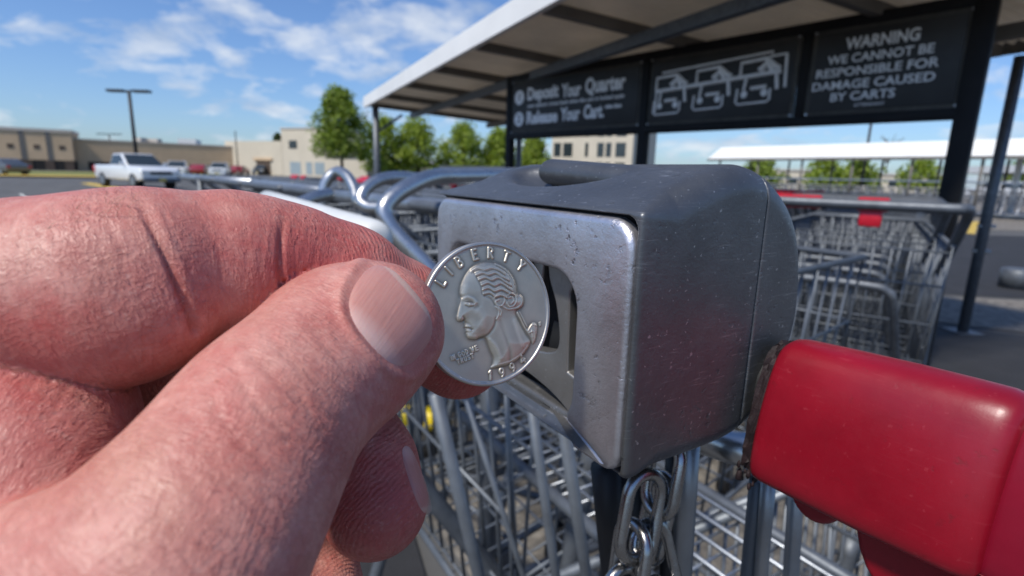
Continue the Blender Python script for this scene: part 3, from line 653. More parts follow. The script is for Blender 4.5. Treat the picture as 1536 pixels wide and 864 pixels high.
# ================================================================== shopping carts
def cart_geo():
    g = {}
    h = MB()
    h.tube(spline([(-.235, .30, .80), (-.255, .13, .93), (-.262, .05, .99), (-.25, .012, 1.0), (-.22, 0, 1.0), (0, 0, 1.0), (.22, 0, 1.0), (.25, .012, 1.0), (.262, .05, .99), (.255, .13, .93), (.235, .30, .80)], 5), .0125, 8)
    g['handle'] = h
    b = MB(); w = .0026
    tr = lambda s: (-.25+.06*s if True else 0)      # half width along the length
    def P(side, s, t):      # side -1/1, s 0..1 along, t 0..1 bottom to top
        hw = .25-.06*s; y = .14+.80*s; zb = .47+.13*s; zt = .90+.02*s
        y += .0 if s > 0 else .04*(1-t)
        return Vector((side*(hw-.02*(1-t)), y, zb+(zt-zb)*t))
    for sd_ in (-1, 1):
        for k in range(19): b.tube([P(sd_, k/18, 0), P(sd_, k/18, 1)], w, 4)
        for t in (0, .3, .62): b.tube([P(sd_, 0, t), P(sd_, 1, t)], w*1.15, 4)
    for k in range(11):
        q = k/10
        b.tube([P(-1, 1, 0).lerp(P(1, 1, 0), q), P(-1, 1, 1).lerp(P(1, 1, 1), q)], w, 4)
        b.tube([P(-1, 0, 0).lerp(P(1, 0, 0), q), P(-1, 1, 0).lerp(P(1, 1, 0), q)], w, 4)
    for k in range(1, 16):
        b.tube([P(-1, k/16, 0), P(1, k/16, 0)], w, 4)
    for t in (.3, .62): b.tube([P(-1, 1, t), P(1, 1, t)], w*1.15, 4)
    g['basket'] = b
    rm = MB(); rm.tube([P(-1, 0, 1), P(-1, 1, 1), P(1, 1, 1), P(1, 0, 1)], .0065, 6); rm.tube([P(-1, 0, 0), P(-1, 1, 0), P(1, 1, 0), P(1, 0, 0), P(-1, 0, 0)], .005, 6)
    g['basket_rim'] = rm
    gt = MB()
    for k in range(13):
        q = k/12; gt.tube([P(-1, 0, 0).lerp(P(1, 0, 0), q)+Vector((0, .01, .01)), P(-1, 0, .96).lerp(P(1, 0, .96), q)], w, 4)
    for t in (.02, .25, .5, .75, .96): gt.tube([P(-1, 0, t), P(1, 0, t)], w*1.2, 4)
    g['rear_gate'] = gt
    st = MB(); st.tube(spline([(-.185, .22, .50), (-.15, .07, .74), (-.13, .05, .78), (-.09, .045, .79), (.09, .045, .79), (.13, .05, .78), (.15, .07, .74), (.185, .22, .50)], 4), .011, 8)
    for x in (-.05, .05): st.tube([(x, .045, .79), (x*1.1, .18, .56)], .004, 5)
    g['child_seat'] = st
    c = MB()
    for sx in (-1, 1):
        c.tube(spline([(sx*.238, .28, .82), (sx*.235, .24, .55), (sx*.23, .16, .30), (sx*.23, .14, .20), (sx*.23, .2, .16), (sx*.17, .86, .17)], 5), .0125, 8)
        c.tube([(sx*.20, .30, .47), (sx*.18, .80, .19)], .009, 6)
    for y in (.18, .4, .62, .84): c.tube([(-.225+.06*(y-.18), y, .17), (.225-.06*(y-.18), y, .17)], .007, 6)
    for k in range(7): c.tube([(-.15+.05*k, .18, .172), (-.12+.04*k, .84, .172)], .0026, 4)
    g['chassis'] = c
    wh = []
    for sx, y in ((-.23, .16), (.23, .16), (-.17, .84), (.17, .84)):
        m1 = MB(); m1.tube([(sx-.014, y, .06), (sx+.014, y, .06)], .06, 14); m2 = MB()
        m2.box((sx-.02, y, .10), (.003, .04, .1)).box((sx+.02, y, .10), (.003, .04, .1)).box((sx, y, .152), (.043, .045, .006))
        wh.append((m1, m2))
    g['wheels'] = wh
    rg = []
    for x0, x1 in ((-.19, -.05), (.045, .125)):
        m = MB(); m.tube([(x0, 0, 1), (x0+.006, 0, 1), (x1-.006, 0, 1), (x1, 0, 1)], [.0185, .021, .021, .0185], 12); rg.append(m)
    g['red'] = rg
    lt = MB(); lt.box((.083, .012, .958), (.06, .03, .05)); g['latch'] = lt
    return g
CG = cart_geo()
M['cart_wire'] = material('zinc wire', (.15, .165, .182), .47, metal=.5, var=.2, vscale=40)  # wire toned darker to imitate shade around the near carts
def build_cart(label, red=True, handle=True, group=None, wire='cart_wire', tube='galv_dull', name='shopping_cart'):
    r = tag(empty(name), label, 'shopping cart', group); ks = []
    if handle: ks.append(CG['handle'].build('handle', M[tube], r, True))
    ks.append(CG['basket'].build('basket', M[wire], r, True))
    ks.append(CG['basket_rim'].build('basket_rim', M[wire], r, True))
    ks.append(CG['rear_gate'].build('rear_gate', M[wire], r, True))
    ks.append(CG['child_seat'].build('child_seat', M[tube], r, True))
    ks.append(CG['chassis'].build('chassis', M[tube], r, True))
    for a, b in CG['wheels']:
        w = a.build('wheel', M['rubber'], r, True); f = b.build('fork', M['galv_dull'], w); KIDS[w.name] = [f]; ks.append(w)
    if red:
        for m in CG['red']: ks.append(m.build('red_grip', M['red_plastic'], r, True))
        ks.append(CG['latch'].build('coin_latch', M['red_plastic'], r, bevel=.008))
    KIDS[r.name] = ks
    return r
def place(o, loc, fwd, z=0.0):
    """fwd: horizontal unit direction the cart points to"""
    o.location = (loc[0], loc[1], z); o.rotation_euler = (0, 0, math.atan2(-fwd[0], fwd[1])); return o
RZL = math.atan2(E1.y, E1.x)
LO = Vector((.0222, .0944, 1.0131))
def LW(x, y, z): return LO+E1*x+E2*y+EZ*z       # lock frame (metres) to the world

# our own cart, under the lock
OC = LW(-.04, .046, 0)
MINE = build_cart('galvanised shopping cart in front, whose red handle carries the coin lock', red=False, handle=False)
place(MINE, OC, E2, .024)
for ch in KIDS[MINE.name]:
    if ch.name.split('.')[0] in ('basket', 'basket_rim', 'rear_gate', 'child_seat'): ch.location.z -= .24
    if ch.name.startswith('chassis'): ch.scale.z = .68
# near rods and tubes under the lock (child seat stay, handle stay)
def down(pts, r, n=10, z=.26):
    """a rod through the given points, carried on straight down to the cart's lower frame"""
    a, b = Vector(pts[-2]), Vector(pts[-1]); d = (b-a).normalized(); e = b+d*max(0, (b.z-z)/max(.2, -d.z)); return MB().tube(list(pts)+[e], r, n)
def own(mb, name, mat, smooth=True, bevel=0):
    # parent without a jump: vertices are given in world space
    inv = Matrix.Translation(-Vector(MINE.location)); R = Matrix.Rotation(-MINE.rotation_euler.z, 4, 'Z')
    mb.v = [(R @ (inv @ v)) for v in mb.v]; o = mb.build(name, mat, MINE, smooth, bevel); return o
own(down([at(908, 700, .150), at(916, 790, .158), at(926, 900, .168)], .0042, 12), 'seat_stay', M['dark_metal'])
own(down([at(938, 690, .165), at(942, 790, .170), at(946, 900, .175)], .0052, 12), 'seat_stay', M['dark_metal'])
own(down([at(1034, 650, .150), at(1028, 760, .157), at(1020, 900, .166)], .0032, 10), 'handle_stay', M['galv'])
own(down([at(1019, 650, .160), at(1012, 760, .165), at(1005, 900, .170)], .0038, 10), 'handle_stay', M['dark_metal'])
own(down([at(1136, 720, .165), at(1128, 800, .172), at(1118, 900, .18)], .0024, 10), 'handle_stay', M['galv_dull'])
own(down([at(1153, 720, .160), at(1146, 800, .168), at(1138, 900, .176)], .0022, 10), 'handle_stay', M['galv'])
own(down([at(1197, 690, .178), at(1190, 800, .185), at(1184, 900, .19)], .0026, 10), 'handle_stay', M['galv'])
own(MB().tube([at(1000, 640, .19), at(1090, 668, .175), at(1140, 680, .165)], .0055, 12), 'handle_bar', M['chrome'])
# the tall bars of the seat back seen left of the lock's foot
fl_ = MB()
for k in range(6): fl_.tube([LW(-.52, .235+.026*k, -.262), LW(.06, .235+.026*k, -.262)], .0023, 5)
for k in range(30): fl_.tube([LW(-.52+.02*k, .235, -.2655), LW(-.52+.02*k, .365, -.2655)], .0018, 4)
own(fl_, 'seat_flap', M['galv'])
own(MB().tube([LW(-.52, .225, -.255), LW(.10, .225, -.255)], .0065, 8).tube([LW(-.52, .375, -.262), LW(.10, .375, -.262)], .006, 8), 'seat_rail', M['galv_dull'])
for (a, b, d0, d1, r) in (((652, 590), (722, 880), .40, .46, .0055), ((796, 600), (836, 880), .36, .42, .0036), ((846, 640), (882, 880), .30, .36, .0038), ((700, 600), (790, 880), .5, .56, .003)):
    own(down([at(*a, d0), at(*b, d1)], r, 8), 'seat_bar', M['cart_wire'])

def clone(src, label, loc, fwd, z=0, group=None):
    c = copy_tree(src); c['label'] = label
    if group: c['group'] = group
    elif 'group' in c: del c['group']
    return place(c, loc, fwd, z)
for k in (1, 2, 3): clone(MINE, 'galvanised shopping cart nested ahead of the cart with the lock', OC+E2*.19*k+E1*.02*k, E2, .024, group='carts nested ahead of the lock')
P0 = build_cart('galvanised shopping cart nested in the bank of carts left of the lock', red=False, group='carts in the left bank'); 
RL = Vector((-.64, .77, 0)).normalized(); RF = Vector((.77, .64, 0)).normalized()
rail0 = Vector((-.20, 1.155, 0))
first = True
for k in range(6):
    for j in range(3):
        p = rail0+RL*(.12+.56*k)+RF*(.22*j)
        if first: place(P0, p, RF); first = False
        else: clone(P0, 'galvanised shopping cart nested in the bank of carts left of the lock', p, RF, group='carts in the left bank')
# thick galvanised rail along the front of that bank, with the bent tube ends standing in front of it
root = tag(empty('cart_rail', rail0), 'long galvanised tube rail along the front of the left cart bank', 'rail')
def rel(pts): return [Vector(p)-rail0 for p in pts]
MB().tube(rel([ptz(760, 325, 1.0), ptz(668, 311, 1.0), ptz(584, 303, 1.0), ptz(500, 293, 1.0)]), .0165, 12).build('tube', M['galv'], root, True)
MB().tube(rel([ptz(502, 291, 1.0), ptz(450, 285, 1.0), ptz(384, 276, 1.0)]), .020, 12).build('tube', M['galv'], root, True)
MB().tube(rel([ptz(386, 275, 1.0), ptz(320, 269.5, 1.0), ptz(275, 265.5, 1.0)]), .021, 12).build('tube', M['galv'], root, True)
for q in ((500, 293), (385, 275.5)):
    a = ptz(q[0]-3, q[1]-.2, 1.0); b = ptz(q[0]+4, q[1]+.3, 1.0); MB().tube(rel([a, b]), .024, 12).build('collar', M['galv_dull'], root, True)
for q in ((740, 323), (480, 290.5), (300, 268)):
    a = ptz(*q, 1.0); MB().tube(rel([a, (a.x, a.y, 0)]), .018, 8).build('leg', M['galv_dull'], root, True)
def bent(label, pts, r, mat='chrome'):
    w = spline([at(*p) for p in pts], 8); o = w[-1].copy(); rt = tag(empty('bent_handle', o), label, 'handle tube', 'bent tube handle ends on the left bank')
    MB().tube([p-o for p in w], r, 12).build('tube', M[mat], rt, True)
    MB().tube([w[-1]-o, w[-3]-o], r*1.15, 10).build('end_sleeve', M['galv_dull'], rt, True)
bent('largest bent tube handle end, just left of the lock', [(800, 262, .98), (700, 264, .86), (650, 266, .80), (610, 282, .76), (583, 303, .74), (577, 322, .735), (592, 348, .735), (625, 383, .735), (665, 425, .74), (712, 480, .75)], .0125)
bent('middle bent tube handle end, between the other two', [(640, 270, 1.04), (600, 266, .99), (570, 270, .96), (549, 283, .94), (541, 300, .93), (553, 311, .92), (575, 314, .91), (592, 330, .9)], .0115)
bent('farthest bent tube handle end, a rounded arch farthest from the lock', [(478, 330, 1.12), (482, 300, 1.12), (490, 272, 1.12), (505, 258, 1.12), (520, 264, 1.1), (531, 282, 1.08), (538, 303, 1.06), (560, 314, 1.04)], .0115)
bent('straight tube stub lying against the rail', [(496, 291, 1.03), (470, 297, 1.0), (440, 310, .97), (415, 322, .94)], .012)
# off-white handle cover of the neighbouring cart
NB = build_cart('galvanised shopping cart with an off-white handle cover, behind the forefinger', red=False, handle=False)
nbp = LW(-.60, .046, 0); place(NB, nbp, E2, .020)
def white_cover():
    inv = Matrix.Translation(-Vector(NB.location)); R = Matrix.Rotation(-NB.rotation_euler.z, 4, 'Z')
    pts = [LW(x, .046, .0095) for x in (-.290, -.291, -.295, -.302, -.42, -.60, -.80)]
    mb = MB(); mb.tube(pts, [.006, .010, .0128, .0142, .0145, .0145, .0145], 20); mb.v = [R @ (inv @ v) for v in mb.v]
    mb.build('handle_cover', material('off-white plastic', (.66, .66, .62), .38, var=.06, vscale=30), NB, True)
    for x in (-.42, -.78):
        mb = MB(); mb.tube(spline([LW(x, .046, .005), LW(x, .075, -.02), LW(x, .12, -.10), LW(x, .19, -.14)], 4), .0105, 10); mb.v = [R @ (inv @ v) for v in mb.v]; mb.build('handle_arm', M['galv_dull'], NB, True)
white_cover()
# right hand nest under the big shelter: handle faces the camera
RC = build_cart('nearest galvanised cart right of the lock, its thick grey handle bent back at the end', red=False)
f2 = Vector((.60, .80, 0)).normalized(); rc = at(1258, 312, 1.38); rc = Vector((rc.x, rc.y, 0)); place(RC, rc, f2, .02)
RR = build_cart('shopping cart with red handle grips nested right of the lock', red=True, group='red gripped carts in the right nest')
for k in range(9):
    p = rc+f2*(.27+.24*k)+Vector((0, .05, 0))
    lab = 'shopping cart with red handle grips nested right of the lock'
    if k == 0: place(RR, p, f2, .012); RR['label'] = 'shopping cart with red handle grips, second in the nest right of the lock'; del RR['group']
    elif k < 6: clone(RC, 'grey shopping cart deeper in the nest right of the lock', p, f2, .012, group='grey carts in the right nest')
# rows further back
for row, (org, fw, n, st) in enumerate((((.45, 2.75, 0), (.6, .8, 0), 5, .26), ((1.35, 2.9, 0), (.6, .8, 0), 5, .28), ((-.9, 3.4, 0), (.77, .64, 0), 8, .28), ((-1.7, 4.3, 0), (.77, .64, 0), 8, .3), ((2.2, 6.2, 0), (.6, .8, 0), 8, .3))):
    fwv = Vector(fw).normalized()
    lab = ('shopping cart with red grips in the second nest back, seen past the lock', 'shopping cart with red grips in the third nest back beneath the signs', 'shopping cart with red grips behind the left rail',
           'shopping cart with red grips farther behind the left rail', 'shopping cart with red grips in the farthest nest beneath the shelter')[row]
    for k in range(n):
        clone(RR, lab, Vector(org)+fwv*st*k, fwv, 0, group='carts in back row %s' % ('one', 'two', 'three', 'four', 'five')[row])
# parked rows under the far white shelter
fa, fd, fn_, fL = FS[1], FS[2], FS[3], FS[4]
mfar = MB()
for nm in ('handle', 'basket_rim', 'rear_gate', 'chassis'): mfar.add(CG[nm].v, CG[nm].f)
far_me = None; M['cart_far'] = material('pale zinc wire', (.5, .51, .53), .45, metal=.3, var=.15, vscale=20)
for k in range(140):
    p = fa+fd*(.6+.44*(k//2))+fn_*(.45+1.3*(k % 2)); 
    if far_me is None: o = mfar.build('shopping_cart', M['cart_far'], None, True); far_me = o.data
    else: o = bpy.data.objects.new('shopping_cart', far_me); COL.objects.link(o)
    place(o, p, fn_); tag(o, 'pale shopping cart in the row under the far white shelter', 'shopping cart', 'carts under the far white shelter')
# yellow capped caster on the ground behind the hand
yb = ptz(628, 652, .10); root = tag(empty('yellow_bumper', yb), 'bright yellow two lobed plastic bumper cap low beside the cart', 'bumper')
me = MB()
for dx in (-.055, .045):
    me.tube([(dx-.04, 0, .015), (dx-.035, 0, .05), (dx-.015, 0, .068), (dx+.02, 0, .066), (dx+.042, 0, .045), (dx+.045, 0, .01)], [.03, .045, .05, .05, .045, .03], 12)
me.build('cap', M['yellow_cap'], root, True)
MB().tube([(-.10, 0, -.03), (.10, 0, -.03)], .062, 14).build('roller', M['rubber'], root, True)
# ================================================================== coin lock
def wear_metal(name, col, rough, metal, pit=.5, bump=.35, scratch=.5, spec=.5, lift=(.6, .6, .62)):
    m = bpy.data.materials.new(name); m.use_nodes = True; w = NT(m.node_tree); b = w.n['Principled BSDF']
    o = w.new('ShaderNodeTexCoord').outputs['Object']
    big = w.noise(o, 45, 5, .6); mid = w.noise(o, 420, 4, .65); fine = w.noise(o, 1500, 4, .7)
    mp = w.new('ShaderNodeMapping'); w.l.new(o, mp.inputs[0]); mp.inputs['Scale'].default_value = (160, 160, 2600); mp.inputs['Rotation'].default_value = (.2, .5, .3)
    scr = w.ramp(w.noise(mp.outputs[0], 1, 3, .6, .3), ((.60, 0.0), (.70, 1.0)))
    c = w.mix(w.ramp(big, ((.3, 0.0), (.7, 1.0))), tuple(x*.8 for x in col), tuple(min(1, x*1.2) for x in col))
    pits = w.ramp(mid, ((.30, 1.0), (.40, 0.0)))
    pits = w.math('MULTIPLY', pits, w.ramp(big, ((.42, 0.0), (.6, 1.0))))
    c = w.mix(w.math('MULTIPLY', pits, pit), c, tuple(x*.18 for x in col))
    specks = w.ramp(w.noise(o, 900, 2, .5), ((.68, 0.0), (.74, 1.0)))
    c = w.mix(w.math('MULTIPLY', specks, scratch*.7), c, lift)
    c = w.mix(w.math('MULTIPLY', w.math('MULTIPLY', scr, scratch), w.ramp(big, ((.4, 0.0), (.65, .7)))), c, lift)
    w.l.new(c, b.inputs['Base Color']); b.inputs['Metallic'].default_value = metal; b.inputs['Specular IOR Level'].default_value = spec
    rr = w.math('ADD', rough-.08, w.math('MULTIPLY', mid, .18)); rr = w.math('ADD', rr, w.math('MULTIPLY', pits, .2)); w.l.new(rr, b.inputs['Roughness'])
    bp = w.new('ShaderNodeBump'); bp.inputs['Strength'].default_value = bump; bp.inputs['Distance'].default_value = .00025
    hgt = w.math('SUBTRACT', w.math('ADD', w.math('MULTIPLY', mid, .6), w.math('MULTIPLY', fine, .35)), w.math('MULTIPLY', pits, .5)); w.l.new(hgt, bp.inputs['Height']); w.l.new(bp.outputs[0], b.inputs['Normal'])
    return m
M['plate_metal'] = wear_metal('pitted zinc plate', (.60, .585, .61), .38, .9, .95, .9, .45)
M['housing_metal'] = wear_metal('dark cast housing', (.145, .15, .156), .42, .75, .40, .65, 1.0, lift=(.45, .45, .45))
M['drawer_metal'] = wear_metal('worn grey drawer', (.32, .31, .295), .42, .8, .4, .35, .5)
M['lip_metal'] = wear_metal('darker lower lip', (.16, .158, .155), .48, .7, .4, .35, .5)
M['lock_dark'] = material('lock interior', (.008, .008, .008), .7)
LOCK = tag(empty('coin_lock', LO, RZL), 'grey cast metal coin lock with open slot on the red cart handle', 'coin lock')

PROF = spline([(0, -.3, .2), (0, -.9, 1.8), (0, -1.1, 8), (0, -1.1, 25), (0, -1.1, 42), (0, -1.05, 49.2), (0, -.9, 50.9), (0, 1.2, 52.0), (0, 6, 54.0), (0, 12, 56.4), (0, 19, 58.8), (0, 26, 60.1), (0, 31, 59.8), (0, 37, 57.8), (0, 44, 53.2), (0, 49.5, 46.5), (0, 52.6, 38), (0, 53.8, 28), (0, 52.4, 19), (0, 48, 9.6), (0, 42, 3.6), (0, 35, -.1), (0, 26, -1.3), (0, 12, -1.35), (0, 4, -1.25), (0, 1.2, -.8)], 5, True)
PROF = [(p.y, p.z) for p in PROF]
def inset(poly, d):
    n = len(poly); out = []
    for i in range(n):
        a = Vector(poly[i-1]); b = Vector(poly[(i+1) % n]); t = (b-a).normalized(); nn = Vector((-t.y, t.x))
        out.append((Vector(poly[i])-nn*d*SGN))
    return out
_ar = sum(PROF[i-1][0]*PROF[i][1]-PROF[i][0]*PROF[i-1][1] for i in range(len(PROF)))
SGN = 1 if _ar < 0 else -1
def profile_grid():
    """signed distance to the housing profile on a fine (y, z) grid"""
    ys = np.arange(-8, 62, .4); zs = np.arange(-9, 69, .4); Y, Z = np.meshgrid(ys, zs, indexing='ij'); P = np.stack([Y.ravel(), Z.ravel()], 1); d = np.full(len(P), 1e9); ins = np.zeros(len(P), bool); n = len(PROF)
    for i in range(n):
        a = np.array(PROF[i]); b = np.array(PROF[(i+1) % n]); ab = b-a; L = ab @ ab
        if L < 1e-9: continue
        t = np.clip(((P-a) @ ab)/L, 0, 1); d = np.minimum(d, np.linalg.norm(P-a-t[:, None]*ab, axis=1))
        if a[1] != b[1]:
            m = (a[1] > P[:, 1]) != (b[1] > P[:, 1]); ins ^= m & (P[:, 0] < (b[0]-a[0])*(P[:, 1]-a[1])/(b[1]-a[1])+a[0])
    return np.where(ins, -d, d).reshape(Y.shape)
PG = profile_grid()
def prof_sd(y, z):
    u = np.clip((y+8)/.4, 0, PG.shape[0]-1.001); v = np.clip((z+9)/.4, 0, PG.shape[1]-1.001); i = u.astype(int); j = v.astype(int); f = u-i; g = v-j
    return (PG[i, j]*(1-f)+PG[i+1, j]*f)*(1-g)+(PG[i, j+1]*(1-f)+PG[i+1, j+1]*f)*g
def sbox(P, c, h, r=.3):
    q = np.abs(P-np.array(c))-np.array(h)+r; return np.linalg.norm(np.maximum(q, 0), axis=1)+np.minimum(q.max(1), 0)-r
def smax(a, b, k): return -smin(-a, -b, k)
def body_field(P):
    x, y, z = P.T; dp = prof_sd(y, z); dx = np.abs(x+41.55)-43.45
    sy = np.clip((y+1)/9, 0, 1); r = np.where(x > -41, 1.0+4.6*sy, 1.0+12*sy)
    qa = dp+r; qb = dx+r; return np.minimum(np.maximum(qa, qb), 0)+np.hypot(np.maximum(qa, 0), np.maximum(qb, 0))-r
def front_field(P):
    d = smax(body_field(P), P[:, 1]-33.9, .5)
    Q = P-np.array([-45, 17.5, 58.6]); Q = np.stack([Q[:, 0]/21.5, (Q[:, 1]*.95+Q[:, 2]*.31)/10.6, (Q[:, 2]*.95-Q[:, 1]*.31)/5.6], 1); pocket = (np.linalg.norm(Q, axis=1)-1)*7.0
    d = smax(d, -pocket, 1.6)
    a, b = np.array([-53.0, 19.5, 57.9]), np.array([-8, 21.5, 55.4]); ab = b-a; t = np.clip(((P-a) @ ab)/(ab @ ab), 0, 1)
    d = smin(d, np.linalg.norm((P-a-t[:, None]*ab)*np.array([1, .8, 1]), axis=1)-3.5, .6)
    d = smax(d, -sbox(P, (-45.6, -2.0, 24.9), (46.3, 4.7, 25.55), 3.0), .3)
    return smax(d, -sbox(P, (-45, 10, 20.0), (28.75, 18, 18.4), 1.0), .3)
def rear_field(P): return smax(body_field(P), 34.3-P[:, 1], .5)
def net_object(name, fld, lo, hi, mat, h=.4):
    P, F, Nn = surface_net(fld, h, lo, hi); me = bpy.data.meshes.new(name); me.from_pydata((P*.001).tolist(), [], F.tolist()); return link_me(name, me, mat, LOCK, True)
net_object('housing', front_field, (-88, -5, -5), (5, 37, 65), M['housing_metal'])
net_object('end_cap', rear_field, (-88, 31, -5), (5, 58, 65), M['housing_metal'])
MB().box((-.042, .034, .029), (.080, .004, .050)).build('core', M['lock_dark'], LOCK)
# front plate: a ring between two rounded rectangles, several levels deep
def rrect2(x0, x1, z0, z1, rs, n=8):
    """rs: radii for (x1,z1),(x0,z1),(x0,z0),(x1,z0), counter-clockwise from the top right"""
    out = []
    for (cx, cz, a0), r in zip(((x1, z1, 0), (x0, z1, 90), (x0, z0, 180), (x1, z0, 270)), rs):
        sx = -1 if cx == x1 else 1; sz = -1 if cz == z1 else 1
        for k in range(n+1):
            a = rad(a0+90*k/n); out.append(Vector((cx+sx*r+r*math.cos(a), cz+sz*r+r*math.sin(a))))
    # split the straight runs so that the face strips stay even
    res = []
    for i in range(len(out)):
        a, b = out[i], out[(i+1) % len(out)]; res.append(a)
        if i % (n+1) == n:
            for k in range(1, 9): res.append(a.lerp(b, k/9))
    return res
def plate():
    O_ = lambda d: rrect2(-84.0+d, .2-d, .0+d*.8-.2, 49.8-d, [max(.6, q-d) for q in (6.0, 6.5, 3.0, 4.6)])
    I_ = lambda d: rrect2(-75.0-d, -14.6+d, 3.0-d, 37.4+d, [q+d for q in (8.0, 7.0, 3.0, 9.0)])
    lv_ = [(O_(0), 1.1), (O_(0), -.2), (O_(.25), -.9), (O_(.8), -1.45), (O_(1.5), -1.6), (I_(1.2), -1.6), (I_(.5), -1.45), (I_(.1), -1.0), (I_(0), -.3), (I_(0), 1.2), (I_(-.5), 2.6)]
    vs = []; fs = []; n = len(lv_[0][0])
    for po, y in lv_:
        for p in po:
            yy = y
            if p.y < 7 and p.x < -15.2: yy = y+5.5*min(1, max(0, (7-p.y)/4))*min(1, (-15.2-p.x)/3.5)   # bottom bar sits back
            vs.append(Vector((p.x, yy, p.y))*.001)
    for i in range(len(lv_)-1):
        for k in range(n): fs.append((i*n+k, (i+1)*n+k, (i+1)*n+(k+1) % n, i*n+(k+1) % n))
    m = MB(); m.add(vs, fs); o = m.build('front_plate', M['plate_metal'], LOCK, True); autosmooth(o.data, .7)
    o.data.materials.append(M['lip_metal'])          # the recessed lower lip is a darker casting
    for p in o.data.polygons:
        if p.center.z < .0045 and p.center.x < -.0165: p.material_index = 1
plate()
# drawer inside the opening
def slab(name, poly, y0, y1, mat, bev=.0006, parent=LOCK):
    m = MB(); n = len(poly); m.add([Vector((p[0], y0, p[1]))*.001 for p in poly]+[Vector((p[0], y1, p[1]))*.001 for p in poly], [tuple(range(n)), tuple(range(2*n-1, n-1, -1))]+[(i, i+n, (i+1) % n+n, (i+1) % n) for i in range(n)])
    return m.build(name, mat, parent, bevel=bev, seg=3)
def sp2(pts, n=6): return [(p.x, p.y) for p in [Vector((q.x, q.y)) for q in spline([Vector((a, b, 0)) for a, b in pts], n)]]
edge = sp2([(-33.0, 38), (-32.0, 33), (-29.2, 28), (-27.5, 22), (-27.4, 18), (-29.8, 15.6), (-37, 14.0), (-50, 12.4), (-74, 14)])
low = sp2([(-74, 9.5), (-50, 7.6), (-40, 7.0), (-31, 5.8), (-25, 4.2), (-20, 2.0)])
slab('drawer', [(-16.4, 38)]+edge+low+[(-16.2, 2.0), (-16.2, 11.5), (-23.6, 12.6), (-24.0, 31.5), (-23.0, 33.0), (-16.2, 33.6)], 4.2, 9.0, M['drawer_metal'], .0007)
if False: slab('drawer_rib', [(-15.0, 37.8), (-18.5, 37.8), (-17.6, 34.5), (-16.6, 33.2), (-15.0, 33.0)], 2.2, 6.0, M['drawer_metal'], .0004)
if False: slab('drawer_rib', [(-15.0, 12.2), (-16.5, 12.0), (-17.6, 8.5), (-17.9, 3.0), (-15.0, 2.4)], 1.8, 6.0, M['drawer_metal'], .0004)
slab('coin_stop', [(-40, 20), (-34.5, 20), (-33.2, 15), (-34.5, 12), (-42, 12)], 12, 14, M['lock_dark'], .0004)
slab('inner_wall', [(-74, 2), (-16, 2), (-16, 38.5), (-74, 38.5)], 25, 26.5, M['lock_dark'], 0)
slab('inner_bar', [(-54, 22), (-49, 22), (-48, 38), (-53, 38)], 14, 17, M['drawer_metal'], .0006)

# ================================================================== the red handle of our cart, in the lock frame
M['red_grip'] = wear_metal('glossy red grip', (.225, .0028, .012), .34, 0.0, .30, .10, .16, .5, lift=(.55, .10, .12))
M['red_sleeve'] = material('red sleeve', (.20, .003, .017), .42, var=.15, vscale=60, bump=.08, bscale=900)
HR = empty('x'); bpy.data.objects.remove(HR)
def own_l(mb, name, mat, smooth=False, bevel=0.0, seg=4):
    mb.v = [LW(*v) for v in mb.v]
    inv = Matrix.Translation(-Vector(MINE.location)); R = Matrix.Rotation(-MINE.rotation_euler.z, 4, 'Z')
    mb.v = [(R @ (inv @ v)) for v in mb.v]; return mb.build(name, mat, MINE, smooth, bevel, seg)
def rsec(y0, y1, z0, z1, r, n=8):
    return [(p.x, p.y) for p in rrect2(y0, y1, z0, z1, (r, r, r, r), n)]
def loft_x(st):
    m = MB(); n = len(st[0][1]); vs = []; fs = []
    for x, po in st: vs += [Vector((x, p[0], p[1])) for p in po]
    for i in range(len(st)-1):
        for k in range(n): fs.append((i*n+k, i*n+(k+1) % n, (i+1)*n+(k+1) % n, (i+1)*n+k))
    fs += [tuple(range(n-1, -1, -1)), tuple((len(st)-1)*n+k for k in range(n))]
    return m.add(vs, fs)
GSEC = spline([Vector(q) for q in ((0, 30.8, -4.5), (0, 30.6, 2), (0, 31.8, 10), (0, 34.0, 18.0), (0, 36.6, 22.6), (0, 40.5, 24.2), (0, 45, 23.6), (0, 52, 20.2), (0, 58, 14), (0, 61, 5), (0, 60, -3), (0, 56, -6.4), (0, 45, -7), (0, 34, -6.6))], 4, True)
def gsec(d, dz=0.0):
    n = len(GSEC); out = []
    for i in range(n):
        t = (GSEC[(i+1) % n]-GSEC[i-1]); nn = Vector((0, t.z, -t.y)).normalized(); c = GSEC[i]-Vector((0, 46, 9)); nn = nn if nn.dot(c) > 0 else -nn
        q = GSEC[i]-nn*d; out.append((q.y*.001, (q.z+dz)*.001))
    return out
